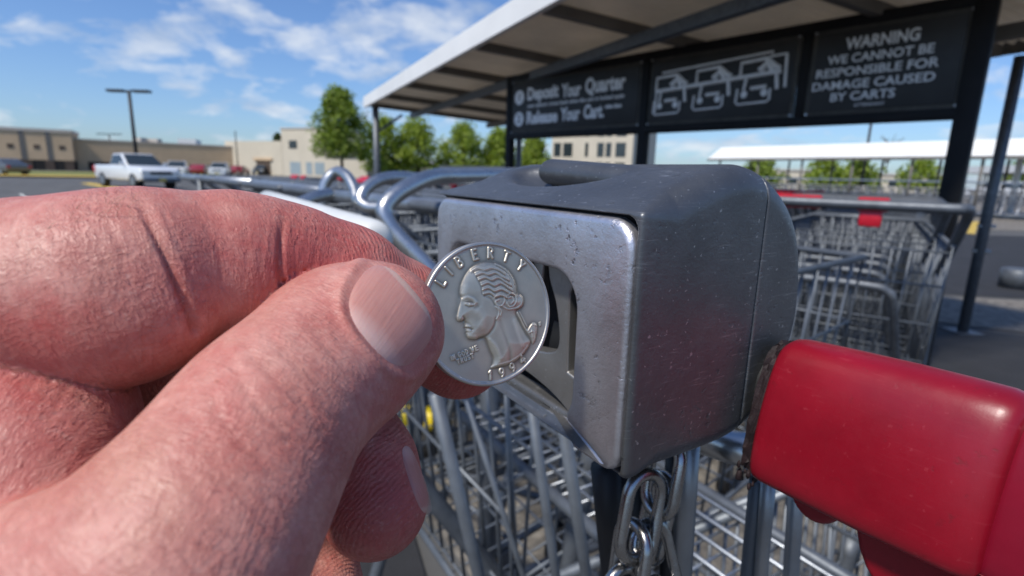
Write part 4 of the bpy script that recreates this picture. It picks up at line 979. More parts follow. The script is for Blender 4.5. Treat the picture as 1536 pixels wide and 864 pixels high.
def grip():
    st = []
    for x, d in ((8.0, 4.0), (8.05, 2.2), (8.5, 1.0), (9.4, .3), (11, 0), (20, -.15), (30, -.2), (39, 0), (43, .15), (44.6, .6), (45.5, 1.3), (46, 2.4), (46.1, 4)):
        st.append(((x-1.6*(46-x)/38)*.001, gsec(d, (x-8)*.045)))
    o = own_l(loft_x(st), 'handle_grip', M['red_grip'], True); autosmooth(o.data, .9)
    st = []
    for x, d in ((45.0, 0), (46.6, 0), (47.6, -.5), (60, -.6), (110, -.4), (220, 0)):
        st.append((x*.001, gsec(2.6+d, 1.2)))
    own_l(loft_x(st), 'handle_sleeve', M['red_sleeve'], True)
    def tab(x0, x1, depth, y0, y1):
        n = 16; po = [(x0+(x1-x0)*(1-math.cos(math.pi*k/n))/2, -4.0-depth*math.sin(math.pi*k/n)**.8) for k in range(n+1)]
        m = MB(); m.add([Vector((p[0], y0, p[1]))*.001 for p in po]+[Vector((p[0], y1, p[1]))*.001 for p in po], [tuple(range(n+1)), tuple(range(2*n+1, n, -1))]+[(i, i+n+1, (i+1) % (n+1)+n+1, (i+1) % (n+1)) for i in range(n+1)])
        own_l(m, 'grip_tab', M['red_grip'], False, .0016, 4)
    tab(11.0, 23.2, 9.5, 39, 56); tab(25.5, 62, 19, 38, 57)
    m = MB(); m.tube([(-.02, .046, .011), (.012, .046, .011)], .0085, 16); own_l(m, 'handle_core', M['lock_dark'], True)
grip()
def gasket():
    r = np.random.default_rng(5); m = MB()
    sec = [(a*1000, b*1000) for a, b in gsec(1.3)]; n = len(sec); st = []
    for x in (4.6, 5.4, 6.0, 6.5, 7.0):
        st.append((x*.001, [((a+r.normal()*.28)*.001, (b+r.normal()*.3)*.001) for a, b in sec]))
    own_l(loft_x(st), 'torn_gasket', M['gasket'], False)
    for k in range(16):
        x, y, z = r.uniform(3, 8), r.uniform(32, 36), r.uniform(-10, -2)
        q = Vector((x, y, z))*.001; bm = bmesh.new(); bmesh.ops.create_icosphere(bm, subdivisions=1, radius=r.uniform(.35, .9)*.001)
        mm = MB(); mm.add([q+Vector((v.co.x*float(r.uniform(.5, 1.5)), v.co.y*float(r.uniform(.5, 1.5)), v.co.z*float(r.uniform(.8, 2.6)))) for v in bm.verts], [tuple(e.index for e in f.verts) for f in bm.faces]); bm.free()
        CR_.add(mm.v, mm.f)
M['gasket'] = material('torn black gasket', (.016, .007, .008), .7, var=.5, vscale=300, bump=.6, bscale=700, spec=.4)
CR_ = MB(); gasket(); own_l(CR_, 'gasket_crumbs', M['gasket'], True)

# ================================================================== chain hanging from the lock
CH = tag(empty('chain', at(985, 700, .128)), 'short bright steel link chain hanging below the coin lock', 'chain')
def link(c, ax, side, L, W_, r):
    """stadium shaped link; ax long axis, side width axis"""
    ax = ax.normalized(); side = (side-ax*side.dot(ax)).normalized(); p = []
    for k in range(12): a = math.pi*k/11; p.append(c+ax*(L/2-W_/2)+side*math.cos(a)*W_/2+ax*math.sin(a)*W_/2)
    for k in range(12): a = math.pi+math.pi*k/11; p.append(c-ax*(L/2-W_/2)+side*math.cos(a)*W_/2+ax*math.sin(a)*W_/2)
    m = MB(); m.tube([q-Vector(CH.location) for q in p], r, 12, close=True); return m.build('chain_link', M['chain_steel'], CH, True)
M['chain_steel'] = material('chain steel', (.36, .355, .35), .27, metal=1.0, var=.15, vscale=160, bump=.1, bscale=900)
up = (at(968, 700, .126)-at(958, 860, .126)); sd1 = CR*.8+CF*.4; sd2 = CF*.85-CR*.45
link(at(994, 714, .130), (at(1004, 660, .130)-at(986, 770, .130)), sd2, .0185, .0095, .00150)
link(at(962, 775, .125), (at(972, 715, .125)-at(952, 830, .125)), sd1, .0205, .0100, .00155)
link(at(984, 775, .138), (at(1004, 700, .138)-at(972, 850, .138)), sd2*1.0+CR*.2, .0215, .0098, .0015)
link(at(944, 850, .127), (at(950, 800, .127)-at(936, 900, .127)), sd2, .0205, .0098, .0015)
link(at(985, 850, .130), (at(972, 800, .130)-at(1000, 910, .130)), sd1, .0215, .0100, .0015)
link(at(930, 915, .128), (at(936, 870, .128)-at(924, 960, .128)), sd1, .0205, .0098, .0015)
link(at(1000, 935, .132), (at(992, 890, .132)-at(1004, 980, .132)), sd2, .0205, .0098, .0015)
# ================================================================== coin
def make_coin():
    R_ = .01213; TH = .00175; tilt = rad(30)
    cn = (-CF*math.cos(tilt)+CR*math.sin(tilt)).normalized(); cx = (CR*math.cos(tilt)+CF*math.sin(tilt)).normalized(); cy = cn.cross(cx)
    cc = at(731.5, 470.5, .0902)
    root = tag(empty('coin', cc), 'silver coin with a raised profile head and LIBERTY, held at the lock slot', 'coin')
    MX = Matrix((cx, cy, cn)).transposed()
    N = 330; g = np.linspace(-1, 1, N); U, V = np.meshgrid(g, g); P = np.stack([U.ravel(), V.ravel()], 1)
    def q(pts): return np.array([((x-302.6)/309, (432-y)/359) for x, y in pts])
    def seg_dist(pts, P, closed=False):
        d = np.full(len(P), 9.0); n = len(pts)
        for i in range(n if closed else n-1):
            a, b = pts[i], pts[(i+1) % n]; ab = b-a; L = (ab**2).sum()+1e-12
            t = np.clip(((P-a) @ ab)/L, 0, 1); d = np.minimum(d, np.linalg.norm(P-a-t[:, None]*ab, axis=1))
        return d
    def inside(pts, P):
        c = np.zeros(len(P), bool); n = len(pts)
        for i in range(n):
            (x1, y1), (x2, y2) = pts[i], pts[(i+1) % n]
            if y1 == y2: continue
            m = (y1 > P[:, 1]) != (y2 > P[:, 1]); c ^= m & (P[:, 0] < (x2-x1)*(P[:, 1]-y1)/(y2-y1)+x1)
        return c
    def smooth_poly(pts, n=4): return np.array([(p.x, p.y) for p in spline([(x, y, 0) for x, y in pts], n, True)])
    head = q([(168, 283), (163, 308), (162, 332), (167, 352), (163, 374), (155, 404), (148, 440), (149, 459), (160, 467), (178, 463), (184, 470), (186, 488), (183, 497), (189, 505), (192, 516), (190, 526), (197, 544), (212, 555), (240, 557),
              (266, 552), (283, 558), (293, 588), (305, 620), (318, 652), (317, 680), (307, 695), (311, 704), (340, 705), (385, 699), (425, 685), (462, 660), (492, 625), (510, 588), (506, 566), (486, 540), (466, 506), (448, 470), (436, 440),
              (440, 420), (462, 405), (474, 382), (472, 352), (457, 334), (440, 326), (437, 292), (424, 256), (398, 218), (358, 188), (308, 173), (258, 178), (214, 203), (186, 240)])
    hp = smooth_poly(head, 3); d = seg_dist(hp, P, True); ins = inside(hp, P)
    H = np.zeros(len(P)); H += np.where(ins, .040*(1-np.exp(-d/.045))+.060*np.clip(d/.32, 0, 1)**.8, 0)
    tail = smooth_poly(q([(436, 415), (452, 440), (470, 480), (490, 512), (520, 480), (545, 498), (540, 560), (524, 596), (508, 580), (480, 530), (455, 480), (432, 440)]), 3)
    dt = seg_dist(tail, P, True); H = np.maximum(H, np.where(inside(tail, P), .035*(1-np.exp(-dt/.025)), 0))
    def add(pts, w, h, where=None):
        nonlocal H
        if len(pts) > 2: pts = np.array([(p.x, p.y) for p in spline([(x, y, 0) for x, y in pts], 4)])
        dd = seg_dist(np.asarray(pts), P); k = h*np.exp(-(dd/w)**2)
        H = H+(k if where is None else np.where(where, k, 0))
    # face
    for pts, w, h in (([(176, 357), (195, 348), (220, 358), (232, 372)], .022, .014), ([(188, 378), (204, 386), (222, 382)], .026, .012), ([(186, 372), (204, 370), (222, 378)], .010, -.010), ([(186, 388), (202, 396), (220, 392)], .010, -.009), ([(204, 381), (207, 384)], .012, .012),
                      ([(166, 360), (160, 400), (153, 440)], .03, .012), ([(176, 440), (184, 455), (178, 462)], .014, -.010), ([(168, 452), (174, 459)], .016, .010), ([(186, 497), (205, 499), (216, 506)], .010, -.015), ([(190, 488), (206, 489)], .016, .007), ([(192, 511), (208, 512)], .018, .009),
                      ([(190, 470), (206, 480), (220, 505)], .018, -.006), ([(204, 540), (230, 545)], .03, .012), ([(240, 420), (265, 450), (262, 490)], .06, .012), ([(230, 400), (240, 395)], .03, -.008), ([(250, 552), (290, 535), (318, 495), (326, 455)], .022, -.012), ([(300, 560), (330, 600), (352, 655)], .03, .012),
                      ([(345, 470), (372, 540), (395, 620), (400, 670)], .035, -.010), ([(420, 470), (440, 540), (462, 600)], .035, .010), ([(335, 690), (400, 676), (455, 645), (490, 605)], .016, .010), ([(190, 300), (182, 330)], .04, .008)):
        add(q(pts), w, h)
    # hair
    hair = [[(213, 222), (240, 205), (275, 212), (305, 203), (340, 210), (372, 232)], [(232, 240), (262, 228), (292, 236), (325, 226), (360, 246), (392, 262)], [(245, 262), (275, 250), (305, 262), (338, 250), (372, 272), (405, 290)], [(258, 288), (288, 276), (318, 290), (350, 278), (385, 300), (412, 318)],
            [(262, 312), (290, 302), (318, 318), (350, 308), (388, 326), (420, 338)], [(266, 332), (296, 326), (322, 345), (352, 338), (380, 352)], [(330, 182), (372, 205), (405, 240), (424, 280)], [(318, 352), (335, 338), (362, 345), (368, 370), (352, 392), (330, 388), (324, 370), (340, 362)],
            [(385, 340), (408, 330), (428, 345), (430, 372), (415, 395), (392, 398), (380, 380)], [(430, 345), (450, 345), (462, 365), (456, 390), (438, 402)], [(355, 392), (385, 410), (420, 408), (446, 404)], [(322, 395), (340, 415), (338, 440), (328, 458)], [(338, 400), (352, 420), (348, 440)],
            [(392, 352), (408, 350), (416, 368), (404, 382)], [(440, 430), (458, 470), (478, 510)], [(450, 425), (470, 465), (490, 505)], [(495, 525), (515, 495), (535, 500)], [(500, 535), (522, 530), (530, 575)], [(512, 520), (518, 560)]]
    for pts in hair: add(q(pts), .0115, .0125)
    for pts in hair[:7]: add(q([(x+3, y+11) for x, y in pts]), .009, -.008); add(q([(x-2, y-9) for x, y in pts]), .008, .007)
    add(q([(222, 222), (240, 262), (256, 300), (262, 335), (300, 356), (322, 392)]), .016, -.008)
    H *= 1.0
    # raised letters, drawn as strokes in a unit box
    def arc(cx_, cy_, rx, ry, a0, a1, n=9): return [(cx_+rx*math.cos(rad(a0+(a1-a0)*k/n)), cy_+ry*math.sin(rad(a0+(a1-a0)*k/n))) for k in range(n+1)]
    G = {'L': [[(.1, 1), (.1, 0), (.6, 0)]], 'I': [[(.3, 0), (.3, 1)]], 'B': [[(.1, 0), (.1, 1)], [(.1, 1)]+arc(.3, .77, .27, .23, 90, -90)+[(.1, .54)], [(.1, .54)]+arc(.33, .27, .3, .27, 90, -90)+[(.1, 0)]],
         'E': [[(.6, 1), (.1, 1), (.1, 0), (.62, 0)], [(.1, .52), (.5, .52)]], 'R': [[(.1, 0), (.1, 1)], [(.1, 1)]+arc(.32, .75, .28, .25, 90, -90)+[(.1, .5)], [(.3, .5), (.64, 0)]], 'T': [[(0, 1), (.66, 1)], [(.33, 1), (.33, 0)]], 'Y': [[(0, 1), (.33, .5), (.66, 1)], [(.33, .5), (.33, 0)]],
         'N': [[(.08, 0), (.08, 1), (.6, 0), (.6, 1)]], 'G': [arc(.36, .5, .34, .5, 45, 330)+[(.68, .45), (.42, .45)]], 'O': [arc(.36, .5, .34, .5, 0, 360, 14)], 'D': [[(.08, 0), (.08, 1)], [(.08, 1)]+arc(.25, .5, .4, .5, 90, -90)+[(.08, 0)]],
         'W': [[(0, 1), (.2, 0), (.4, .8), (.6, 0), (.8, 1)]], 'U': [[(.06, 1), (.06, .3)]+arc(.34, .3, .28, .3, 180, 360)+[(.62, 1)]], 'S': [arc(.33, .75, .27, .25, 30, 270)+arc(.33, .25, .29, .25, 90, -150)], '1': [[(.14, .8), (.32, 1), (.32, 0)]],
         '9': [arc(.33, .68, .27, .3, 0, 360, 12), [(.6, .68), (.56, .3), (.3, 0)]], '4': [[(.5, 0), (.5, 1), (.05, .32), (.68, .32)]]}
    def glyph(ch, u, v, h, ang, w, amp, ww=.85):
        nonlocal H
        c, s = math.cos(rad(ang)), math.sin(rad(ang)); near = np.hypot(P[:, 0]-u, P[:, 1]-v) < h*1.3; idx = np.where(near)[0]
        best = np.full(len(idx), 9.0)
        for st in G[ch]:
            pts = np.array([(u+c*(x-.33)*h*ww-s*(y-.5)*h, v+s*(x-.33)*h*ww+c*(y-.5)*h) for x, y in st])
            best = np.minimum(best, seg_dist(pts, P[idx]))
        H[idx] = H[idx]+amp*np.clip(1.5-best/w, 0, 1)**.7
    for ch, a in zip('LIBERTY', (-58.9, -46, -33.5, -15.8, .6, 18.4, 37)): glyph(ch, .845*math.sin(rad(a)), .845*math.cos(rad(a)), .138, -a, .0140, .030)
    for ch, a in zip('1994', (1.0, 13.0, 25.2, 38)): glyph(ch, .855*math.sin(rad(a)), -.85*math.cos(rad(a)), .120, a, .013, .028)
    x = -.575
    for ch in 'IN GOD WE':
        if ch == ' ': x += .030; continue
        glyph(ch, x, -.51+(x+.36)*.30, .062, 17, .0075, .022, .8); x += {'I': .034, 'W': .062}.get(ch, .053)
    x = -.475
    for ch in 'TRUST': glyph(ch, x, -.595+(x+.36)*.30, .062, 17, .0075, .022, .8); x += .052
    glyph('D', .83, -.17, .045, 10, .008, .02)
    rr = np.hypot(P[:, 0], P[:, 1]).reshape(N, N); Hh = H.reshape(N, N)
    # soft dents, fine dirt waves
    Hh = Hh+.004*np.sin(U*9+2*V)*np.sin(V*7-U*3)
    keep = rr <= .945; ix = -np.ones((N, N), int); ix[keep] = np.arange(keep.sum())
    base = TH/2-.00016
    vs = np.stack([U[keep]*R_, V[keep]*R_, base+Hh[keep]*R_*.50], 1) @ np.array(MX.transposed())
    a = ix[:-1, :-1]; b = ix[:-1, 1:]; c = ix[1:, 1:]; dd = ix[1:, :-1]; ok = (a >= 0) & (b >= 0) & (c >= 0) & (dd >= 0)
    me = bpy.data.meshes.new('face_relief'); me.from_pydata(vs.tolist(), [], np.stack([a[ok], b[ok], c[ok], dd[ok]], 1).tolist())
    # patina darkens the low places and also paints in relief shade
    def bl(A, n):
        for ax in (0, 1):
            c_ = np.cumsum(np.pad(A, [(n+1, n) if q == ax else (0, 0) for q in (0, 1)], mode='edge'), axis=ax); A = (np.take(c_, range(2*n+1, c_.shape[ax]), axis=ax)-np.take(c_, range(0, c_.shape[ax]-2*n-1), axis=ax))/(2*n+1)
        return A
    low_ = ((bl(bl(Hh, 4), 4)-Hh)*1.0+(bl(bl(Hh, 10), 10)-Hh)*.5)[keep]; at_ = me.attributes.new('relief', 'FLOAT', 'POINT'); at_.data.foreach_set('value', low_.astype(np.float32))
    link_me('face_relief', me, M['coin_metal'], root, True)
    # rim and edge, a lathe
    prof = [(.925, TH/2-.00017), (.945, TH/2-.00012), (.952, TH/2+.00002), (.962, TH/2+.00007), (.985, TH/2+.00006), (.995, TH/2-.00002), (1.0, TH/2-.00014), (1.0, -TH/2+.00014), (.99, -TH/2), (.0, -TH/2)]
    n = 240; vs = []; fs = []
    for r_, z in prof:
        for k in range(n):
            t = 2*math.pi*k/n; rr_ = r_*R_
            vs.append(MX @ Vector((rr_*math.cos(t), rr_*math.sin(t), z)))
    for i in range(len(prof)-1):
        for k in range(n): fs.append((i*n+k, i*n+(k+1) % n, (i+1)*n+(k+1) % n, (i+1)*n+k))
    o = link_mesh('rim', vs, fs, M['coin_rim'], root); autosmooth(o.data, .7)
    return root
def coin_metal(name, base, relief):
    m = bpy.data.materials.new(name); m.use_nodes = True; w = NT(m.node_tree); b = w.n['Principled BSDF']; o = w.new('ShaderNodeTexCoord').outputs['Object']
    n = w.noise(o, 300, 5, .6); f = w.noise(o, 2600, 3, .6)
    c = w.mix(w.ramp(n, ((.3, 0.0), (.7, 1.0))), tuple(x*.86 for x in base), base)
    if relief:
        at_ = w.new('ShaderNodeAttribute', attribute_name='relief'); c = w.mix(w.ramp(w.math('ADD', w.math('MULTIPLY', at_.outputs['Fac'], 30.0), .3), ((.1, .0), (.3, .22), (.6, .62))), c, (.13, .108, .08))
    w.l.new(c, b.inputs['Base Color']); b.inputs['Metallic'].default_value = 1.0; w.l.new(w.math('ADD', .40, w.math('MULTIPLY', n, .16)), b.inputs['Roughness'])
    bp = w.new('ShaderNodeBump'); bp.inputs['Strength'].default_value = .35; bp.inputs['Distance'].default_value = .00006; w.l.new(f, bp.inputs['Height']); w.l.new(bp.outputs[0], b.inputs['Normal'])
    return m
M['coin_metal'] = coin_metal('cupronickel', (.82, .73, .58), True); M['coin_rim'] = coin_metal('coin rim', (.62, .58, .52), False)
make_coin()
# ================================================================== the hand (distance field -> one mesh)
def pc(px, py, d): return np.array([(px-768)/FPX*d, (432-py)/FPX*d, d])
def to_w(p):        # camera millimetres -> world metres
    Rm = np.array([[CR.x, CR.y, CR.z], [CU.x, CU.y, CU.z], [CF.x, CF.y, CF.z]]); return np.asarray(p)*.001 @ Rm+np.array(CAM)
def rcone(P, a, b, ra, rb):
    ab = b-a; L = (ab**2).sum(); t = np.clip(((P-a) @ ab)/L, 0, 1)
    return np.linalg.norm(P-a-t[:, None]*ab, axis=1)-(ra+(rb-ra)*t)
def chain(P, nodes, k):
    d = None
    for (p, r), (q, s) in zip(nodes[:-1], nodes[1:]):
        e = rcone(P, p, q, r, s); d = e if d is None else smin(d, e, k)
    return d
def nd(*rows): return [(pc(x, y, z), r) for x, y, z, r in rows]
IDX_P = nd((-420, 560, 64, 14.0), (-120, 484, 65, 12.6), (60, 446, 66, 11.8), (165, 428, 67.5, 11.5), (222, 410, 69.5, 11.15))
IDX_M = nd((285, 398, 73.5, 10.05), (350, 392, 76.5, 9.7), (398, 390, 79, 9.3))
IDX_D = nd((448, 396, 82, 8.85), (520, 425, 87, 8.9), (600, 470, 94, 8.8), (688, 526, 100.5, 9.0))
THB = nd((572, 490, 76.5, 8.3), (533, 509, 74, 8.8), (494, 540, 70.5, 8.75), (407, 623, 60.5, 8.45), (344, 730, 54, 8.6), (250, 864, 49, 10.0), (66, 1030, 48, 14.2))
WEB = nd((12, 642, 65, 13.6), (-160, 640, 66, 16.0), (-420, 640, 72, 19))
SHADE_FILL = nd((40, 725, 61, 11.5), (-160, 780, 62, 15)); MID = nd((-260, 700, 92, 12), (120, 590, 90, 10.5), (270, 556, 92, 9.6), (420, 548, 99, 9.6)); MID2 = nd((420, 548, 99, 9.4), (505, 610, 95, 8.6)); MID3 = nd((516, 632, 92.5, 8.3), (545, 700, 88, 8.5), (562, 756, 85, 8.3))  # first chain is added flesh that keeps sun off the ring finger
RNG_ = nd((-260, 860, 100, 12), (200, 690, 104, 9.6), (380, 690, 105, 9.2), (446, 780, 97, 8.6), (468, 888, 88, 8.2))
PNK = nd((-200, 980, 100, 11), (200, 860, 112, 8.2), (330, 880, 110, 7.8), (380, 1000, 98, 7.2))
PALM = nd((60, 1010, 52, 15), (-250, 980, 72, 21), (-420, 640, 78, 20)); PALM2 = nd((-420, 640, 78, 18), (-420, 900, 88, 22), (-300, 960, 95, 18)); WR = nd((-250, 980, 74, 20), (-700, 1150, 78, 25), (-1150, 1340, 78, 24))
def field(P, which=False):
    i = smin(smin(chain(P, IDX_P, 2), chain(P, IDX_M, 2), 1.6), chain(P, IDX_D, 3), 1.6)
    # flattened finger pads: the flexor side bulges between the creases
    i = smin(i, np.linalg.norm((P-pc(165, 470, 66.5))/np.array([1.35, 1.0, 1.0]), axis=1)-9.0, 3)
    i = smin(i, np.linalg.norm((P-pc(348, 420, 75.5))/np.array([1.1, 1.0, 1.0]), axis=1)-7.9, 2.5)
    t = chain(P, THB, 7)
    w = smin(chain(P, WEB, 6), chain(P, SHADE_FILL, 4), 4); m = smin(chain(P, MID, 3), chain(P, MID2, 3), 2.5); m = smin(m, chain(P, MID3, 2), 1.8)
    r = chain(P, RNG_, 3); k = chain(P, PNK, 3)
    p = smin(smin(chain(P, PALM, 8), chain(P, PALM2, 8), 10), chain(P, WR, 8), 10)
    if which: return np.stack([i, t, w, m, r, k, p], 1)
    tp = smin(t, p, 10); d = smin(w, p, 6); d = smin(d, tp, .9); d = smin(d, i, .8); d = smin(d, smin(m, p, 1.5), .7); d = smin(d, smin(r, p, 2), .7); return smin(d, smin(k, p, 2), .7)
def pl_dist(px, pts):
    pts = np.array([(p.x, p.y) for p in spline([(x, y, 0) for x, y in pts], 6)]) if len(pts) > 2 else np.array(pts, float)
    d = np.full(len(px), 1e9); tt = np.zeros(len(px))
    for i in range(len(pts)-1):
        a, b = pts[i], pts[i+1]; ab = b-a; t = np.clip(((px-a) @ ab)/(ab @ ab), 0, 1); e = np.linalg.norm(px-a-t[:, None]*ab, axis=1)
        m = e < d; d[m] = e[m]; tt[m] = (i+t[m])/(len(pts)-1)
    return d, tt
NAIL_C = np.array([557, 513.0]); NAIL_A = np.array([55, -75.0]); NAIL_W = np.array([52, 59.0])
def nail_uv(px):
    M_ = np.linalg.inv(np.stack([NAIL_W, NAIL_A], 1)); return (px-NAIL_C) @ M_.T
def hand():
    P, F, Nn = surface_net(field, .48, (-190, -150, 30), (0, 20, 136))
    W = field(P, True); grp = W.argmin(1); z = P[:, 2]; px = np.stack([768+FPX*P[:, 0]/z, 432-FPX*P[:, 1]/z], 1)
    front = (Nn*(P/np.linalg.norm(P, axis=1)[:, None])).sum(1) < .15
    disp = np.zeros(len(P)); tint = np.where((grp == 0) | (grp == 2), .22, .08); crk = np.zeros(len(P))
    def crease(g, pts, w, depth, fade=True, shoulder=.35):
        nonlocal disp, crk
        m = (grp == g) & front; d, t = pl_dist(px[m], pts); env = np.sin(np.pi*np.clip(t, .02, .98))**.5 if fade else np.clip(t/.3, .12, 1)
        disp[m] += -depth*np.exp(-(d/w)**2)*env+depth*.4*shoulder*np.exp(-((d-2.4*w)/(1.6*w))**2)*env; crk[m] = np.maximum(crk[m], np.exp(-(d/(w*1.2))**2)*min(1, depth*1.8)*env)
    I, T, Wb, Md = 0, 1, 2, 3
    # forefinger: the two flexion folds and finer ones beside them
    crease(I, [(206, 296), (222, 330), (245, 378), (268, 432), (284, 470), (292, 494)], 6, .75, False)
    crease(I, [(428, 318), (423, 350), (421, 400), (424, 440), (427, 470)], 5, .55, False)
    for off, dp in ((-26, .16), (-15, .2), (16, .16), (30, .10)): crease(I, [(206+off, 306), (228+off, 350), (252+off, 400), (274+off*.8, 455)], 3, dp)
    for off, dp in ((-16, .14), (-8, .10), (12, .16), (20, .1), (-30, .08)): crease(I, [(428+off, 330), (422+off, 380), (424+off, 430)], 2.6, dp)
    for pts in ([(20, 350), (90, 372), (170, 430)], [(150, 320), (180, 372), (186, 430)], [(40, 430), (110, 452), (190, 500)], [(300, 330), (330, 380), (330, 440)], [(360, 320), (372, 370), (366, 430)], [(480, 352), (470, 400), (466, 440)]): crease(I, pts, 3.2, .10)
    # web lump
    for pts in ([(-10, 520), (60, 560), (150, 610)], [(0, 560), (70, 570), (120, 560), (160, 580)], [(20, 620), (60, 560), (90, 500)], [(-10, 600), (60, 620), (130, 640)], [(60, 660), (90, 600), (110, 560)]): crease(Wb, pts, 3.5, .12)
    # thumb: creases over the joint and along the side
    for pts, w, dp in (([(335, 520), (372, 590), (430, 650), (500, 690)], 6, .16), ([(360, 505), (405, 560), (470, 612), (540, 640)], 5, .16), ([(395, 480), (432, 535), (500, 590), (580, 618)], 4.5, .13), ([(300, 560), (340, 640), (400, 700), (450, 740)], 6, .14),
                       ([(270, 600), (330, 700), (390, 770), (430, 800)], 6, .10), ([(430, 560), (480, 640), (520, 690)], 4, .12), ([(220, 620), (300, 740), (370, 830)], 7, .08), ([(340, 600), (400, 620), (460, 600)], 4, .10), ([(470, 470), (492, 520), (560, 585), (612, 600)], 3.5, .14), ([(450, 440), (470, 500), (530, 570)], 3.5, .08), ([(380, 680), (440, 660), (500, 670)], 4, .09), ([(300, 700), (360, 740), (430, 750)], 5, .09)): crease(T, pts, w, dp)
    # nail bed on the thumb: raised fold round the nail, flat inside
    m = (grp == T) & front; uv = nail_uv(px[m]); rho = (np.abs(uv[:, 0])**2.8+np.abs((uv[:, 1]-.52)/.60)**2.8)**(1/2.8)
    fold = np.exp(-((rho-1.13)/.10)**2); side = 1-.75*np.clip((uv[:, 1]-.75)/.4, 0, 1)
    disp[m] += .42*fold*side-.30*np.clip(1-rho, 0, .25)/.25
    crk[m] = np.maximum(crk[m], .6*np.exp(-((rho-1.02)/.035)**2)*side)
    # redness: pads and joints
    def blob(g, x, y, s, a):
        mm = (grp == g) if g is not None else np.ones(len(P), bool); tint[mm] += a*np.exp(-(((px[mm]-np.array([x, y]))**2).sum(1))/(s*s))
    for g, x, y, s, a in ((I, 60, 490, 70, .55), (I, 500, 380, 90, .6), (I, 425, 400, 40, .5), (I, 350, 370, 60, .3), (I, 270, 440, 40, .35), (I, 150, 400, 60, -.3), (I, 30, 390, 60, -.45), (I, 110, 330, 50, .2), (I, 330, 470, 40, -.2), (I, 690, 560, 120, .8), (Wb, 40, 560, 120, .55), (Wb, 150, 600, 60, -.2), (Wb, 20, 500, 40, .3),
                          (T, 600, 600, 80, .4), (T, 640, 480, 60, .35), (T, 330, 600, 90, .25), (T, 160, 720, 90, -.35), (T, 200, 620, 70, -.3), (T, 440, 560, 60, -.15), (T, 250, 760, 80, -.2), (T, 500, 480, 40, .3), (T, 380, 800, 80, .15), (Md, 560, 760, 120, .9), (4, 470, 860, 120, .25), (Md, 250, 545, 80, -.1)): blob(g, x, y, s, a)
    # (u, v) on each finger, in millimetres, for the skin lines
    uvw = np.zeros((len(P), 2)); axes = {0: (IDX_P+IDX_M+IDX_D), 1: THB, 2: WEB, 3: MID+MID3, 4: RNG_, 5: PNK, 6: WR}
    for g, nodes in axes.items():
        m = np.where(grp == g)[0]
        if not len(m): continue
        acc = np.zeros((len(m), 3)); s0 = 0; sg = []
        for (p, _), (q, _) in zip(nodes[:-1], nodes[1:]):
            ab = q-p; L = np.linalg.norm(ab)
            if L < .5: continue
            ax = ab/L; t = (P[m]-p) @ ax; e = np.linalg.norm(P[m]-p-np.clip(t, 0, L)[:, None]*ax, axis=1)
            s1 = np.cross(ax, np.array([0, 0, -1.0])); s1 /= np.linalg.norm(s1); s2 = np.cross(ax, s1); v = P[m]-p
            sg.append((e, s0+t, np.arctan2(v @ s1, -(v @ s2))*10)); s0 += L
        em = np.min([q[0] for q in sg], 0)
        for e, fu_, fv_ in sg:
            wt = np.exp(-((e-em)/1.6)); acc += np.stack([wt*fu_, wt*fv_, wt], 1)
        uvw[m] = acc[:, :2]/acc[:, 2:]
    P2 = P+Nn*disp[:, None]
    Wd = to_w(P2); o0 = to_w(pc(-250, 980, 74))
    root_loc = Vector(o0)
    me = bpy.data.meshes.new('hand'); me.from_pydata((Wd-o0).tolist(), [], F.tolist())
    for nm, arr in (('tint', tint), ('crease', crk), ('fu', uvw[:, 0]), ('fv', uvw[:, 1])):
        a = me.attributes.new(nm, 'FLOAT', 'POINT'); a.data.foreach_set('value', arr.astype(np.float32))
    pads = np.where((grp == 3) | (grp == 4) | ((grp == 0) & (px[:, 0] > 520)), 1.0, 0.0)
    a = me.attributes.new('pad', 'FLOAT', 'POINT'); a.data.foreach_set('value', pads.astype(np.float32))
    o = link_me('person', me, skin(), None, True); o.location = root_loc
    tag(o, "person's hand in close-up, thumb and bent forefinger pinching the silver coin", 'person')
    def front_depth(pxy, gsel=None, d0=40, d1=120):
        rays_ = np.stack([(pxy[:, 0]-768)/FPX, (432-pxy[:, 1])/FPX, np.ones(len(pxy))], 1); d = np.full(len(pxy), float(d0))
        for it in range(90):
            f = field(rays_*d[:, None]) if gsel is None else field(rays_*d[:, None], True)[:, gsel]; d += np.clip(f, -3, 3)*.8
        return rays_*d[:, None]
    def nail_plate(name, cen, av, wv, g, lift, dome, cv=.52, rv=.60, nexp=2.8, push=None):
        nr, na = 16, 56; vs = []; px_ = []; rh = []
        for i in range(nr+1):
            r_ = i/nr
            for k in range(na):
                a = 2*math.pi*k/na; c, s = math.cos(a), math.sin(a); sc = (abs(c)**nexp+abs(s)**nexp)**(-1/nexp)
                u, v = r_*c*sc, cv+rv*r_*s*sc; px_.append(cen+wv*u+av*v); rh.append((r_, u, (v-cv)/rv))
        px_ = np.array(px_); q = front_depth(px_, g); rh = np.array(rh); e = .15
        f0 = field(q, True)[:, g]; G = np.stack([field(q+np.eye(3)[a]*e, True)[:, g]-f0 for a in range(3)], 1); G /= np.linalg.norm(G, axis=1)[:, None]
        off = lift-dome*rh[:, 0]**6+.10*np.clip(rh[:, 2], 0, 1)
        rid = .010*np.sin(rh[:, 1]*38)+.008*np.sin(rh[:, 1]*71+1)
        v = to_w(q+G*(off+rid)[:, None])-o0
        fs = [(i*na+k, i*na+(k+1) % na, (i+1)*na+(k+1) % na, (i+1)*na+k) for i in range(nr) for k in range(na)]
        me2 = bpy.data.meshes.new(name); me2.from_pydata(v.tolist(), [], fs)
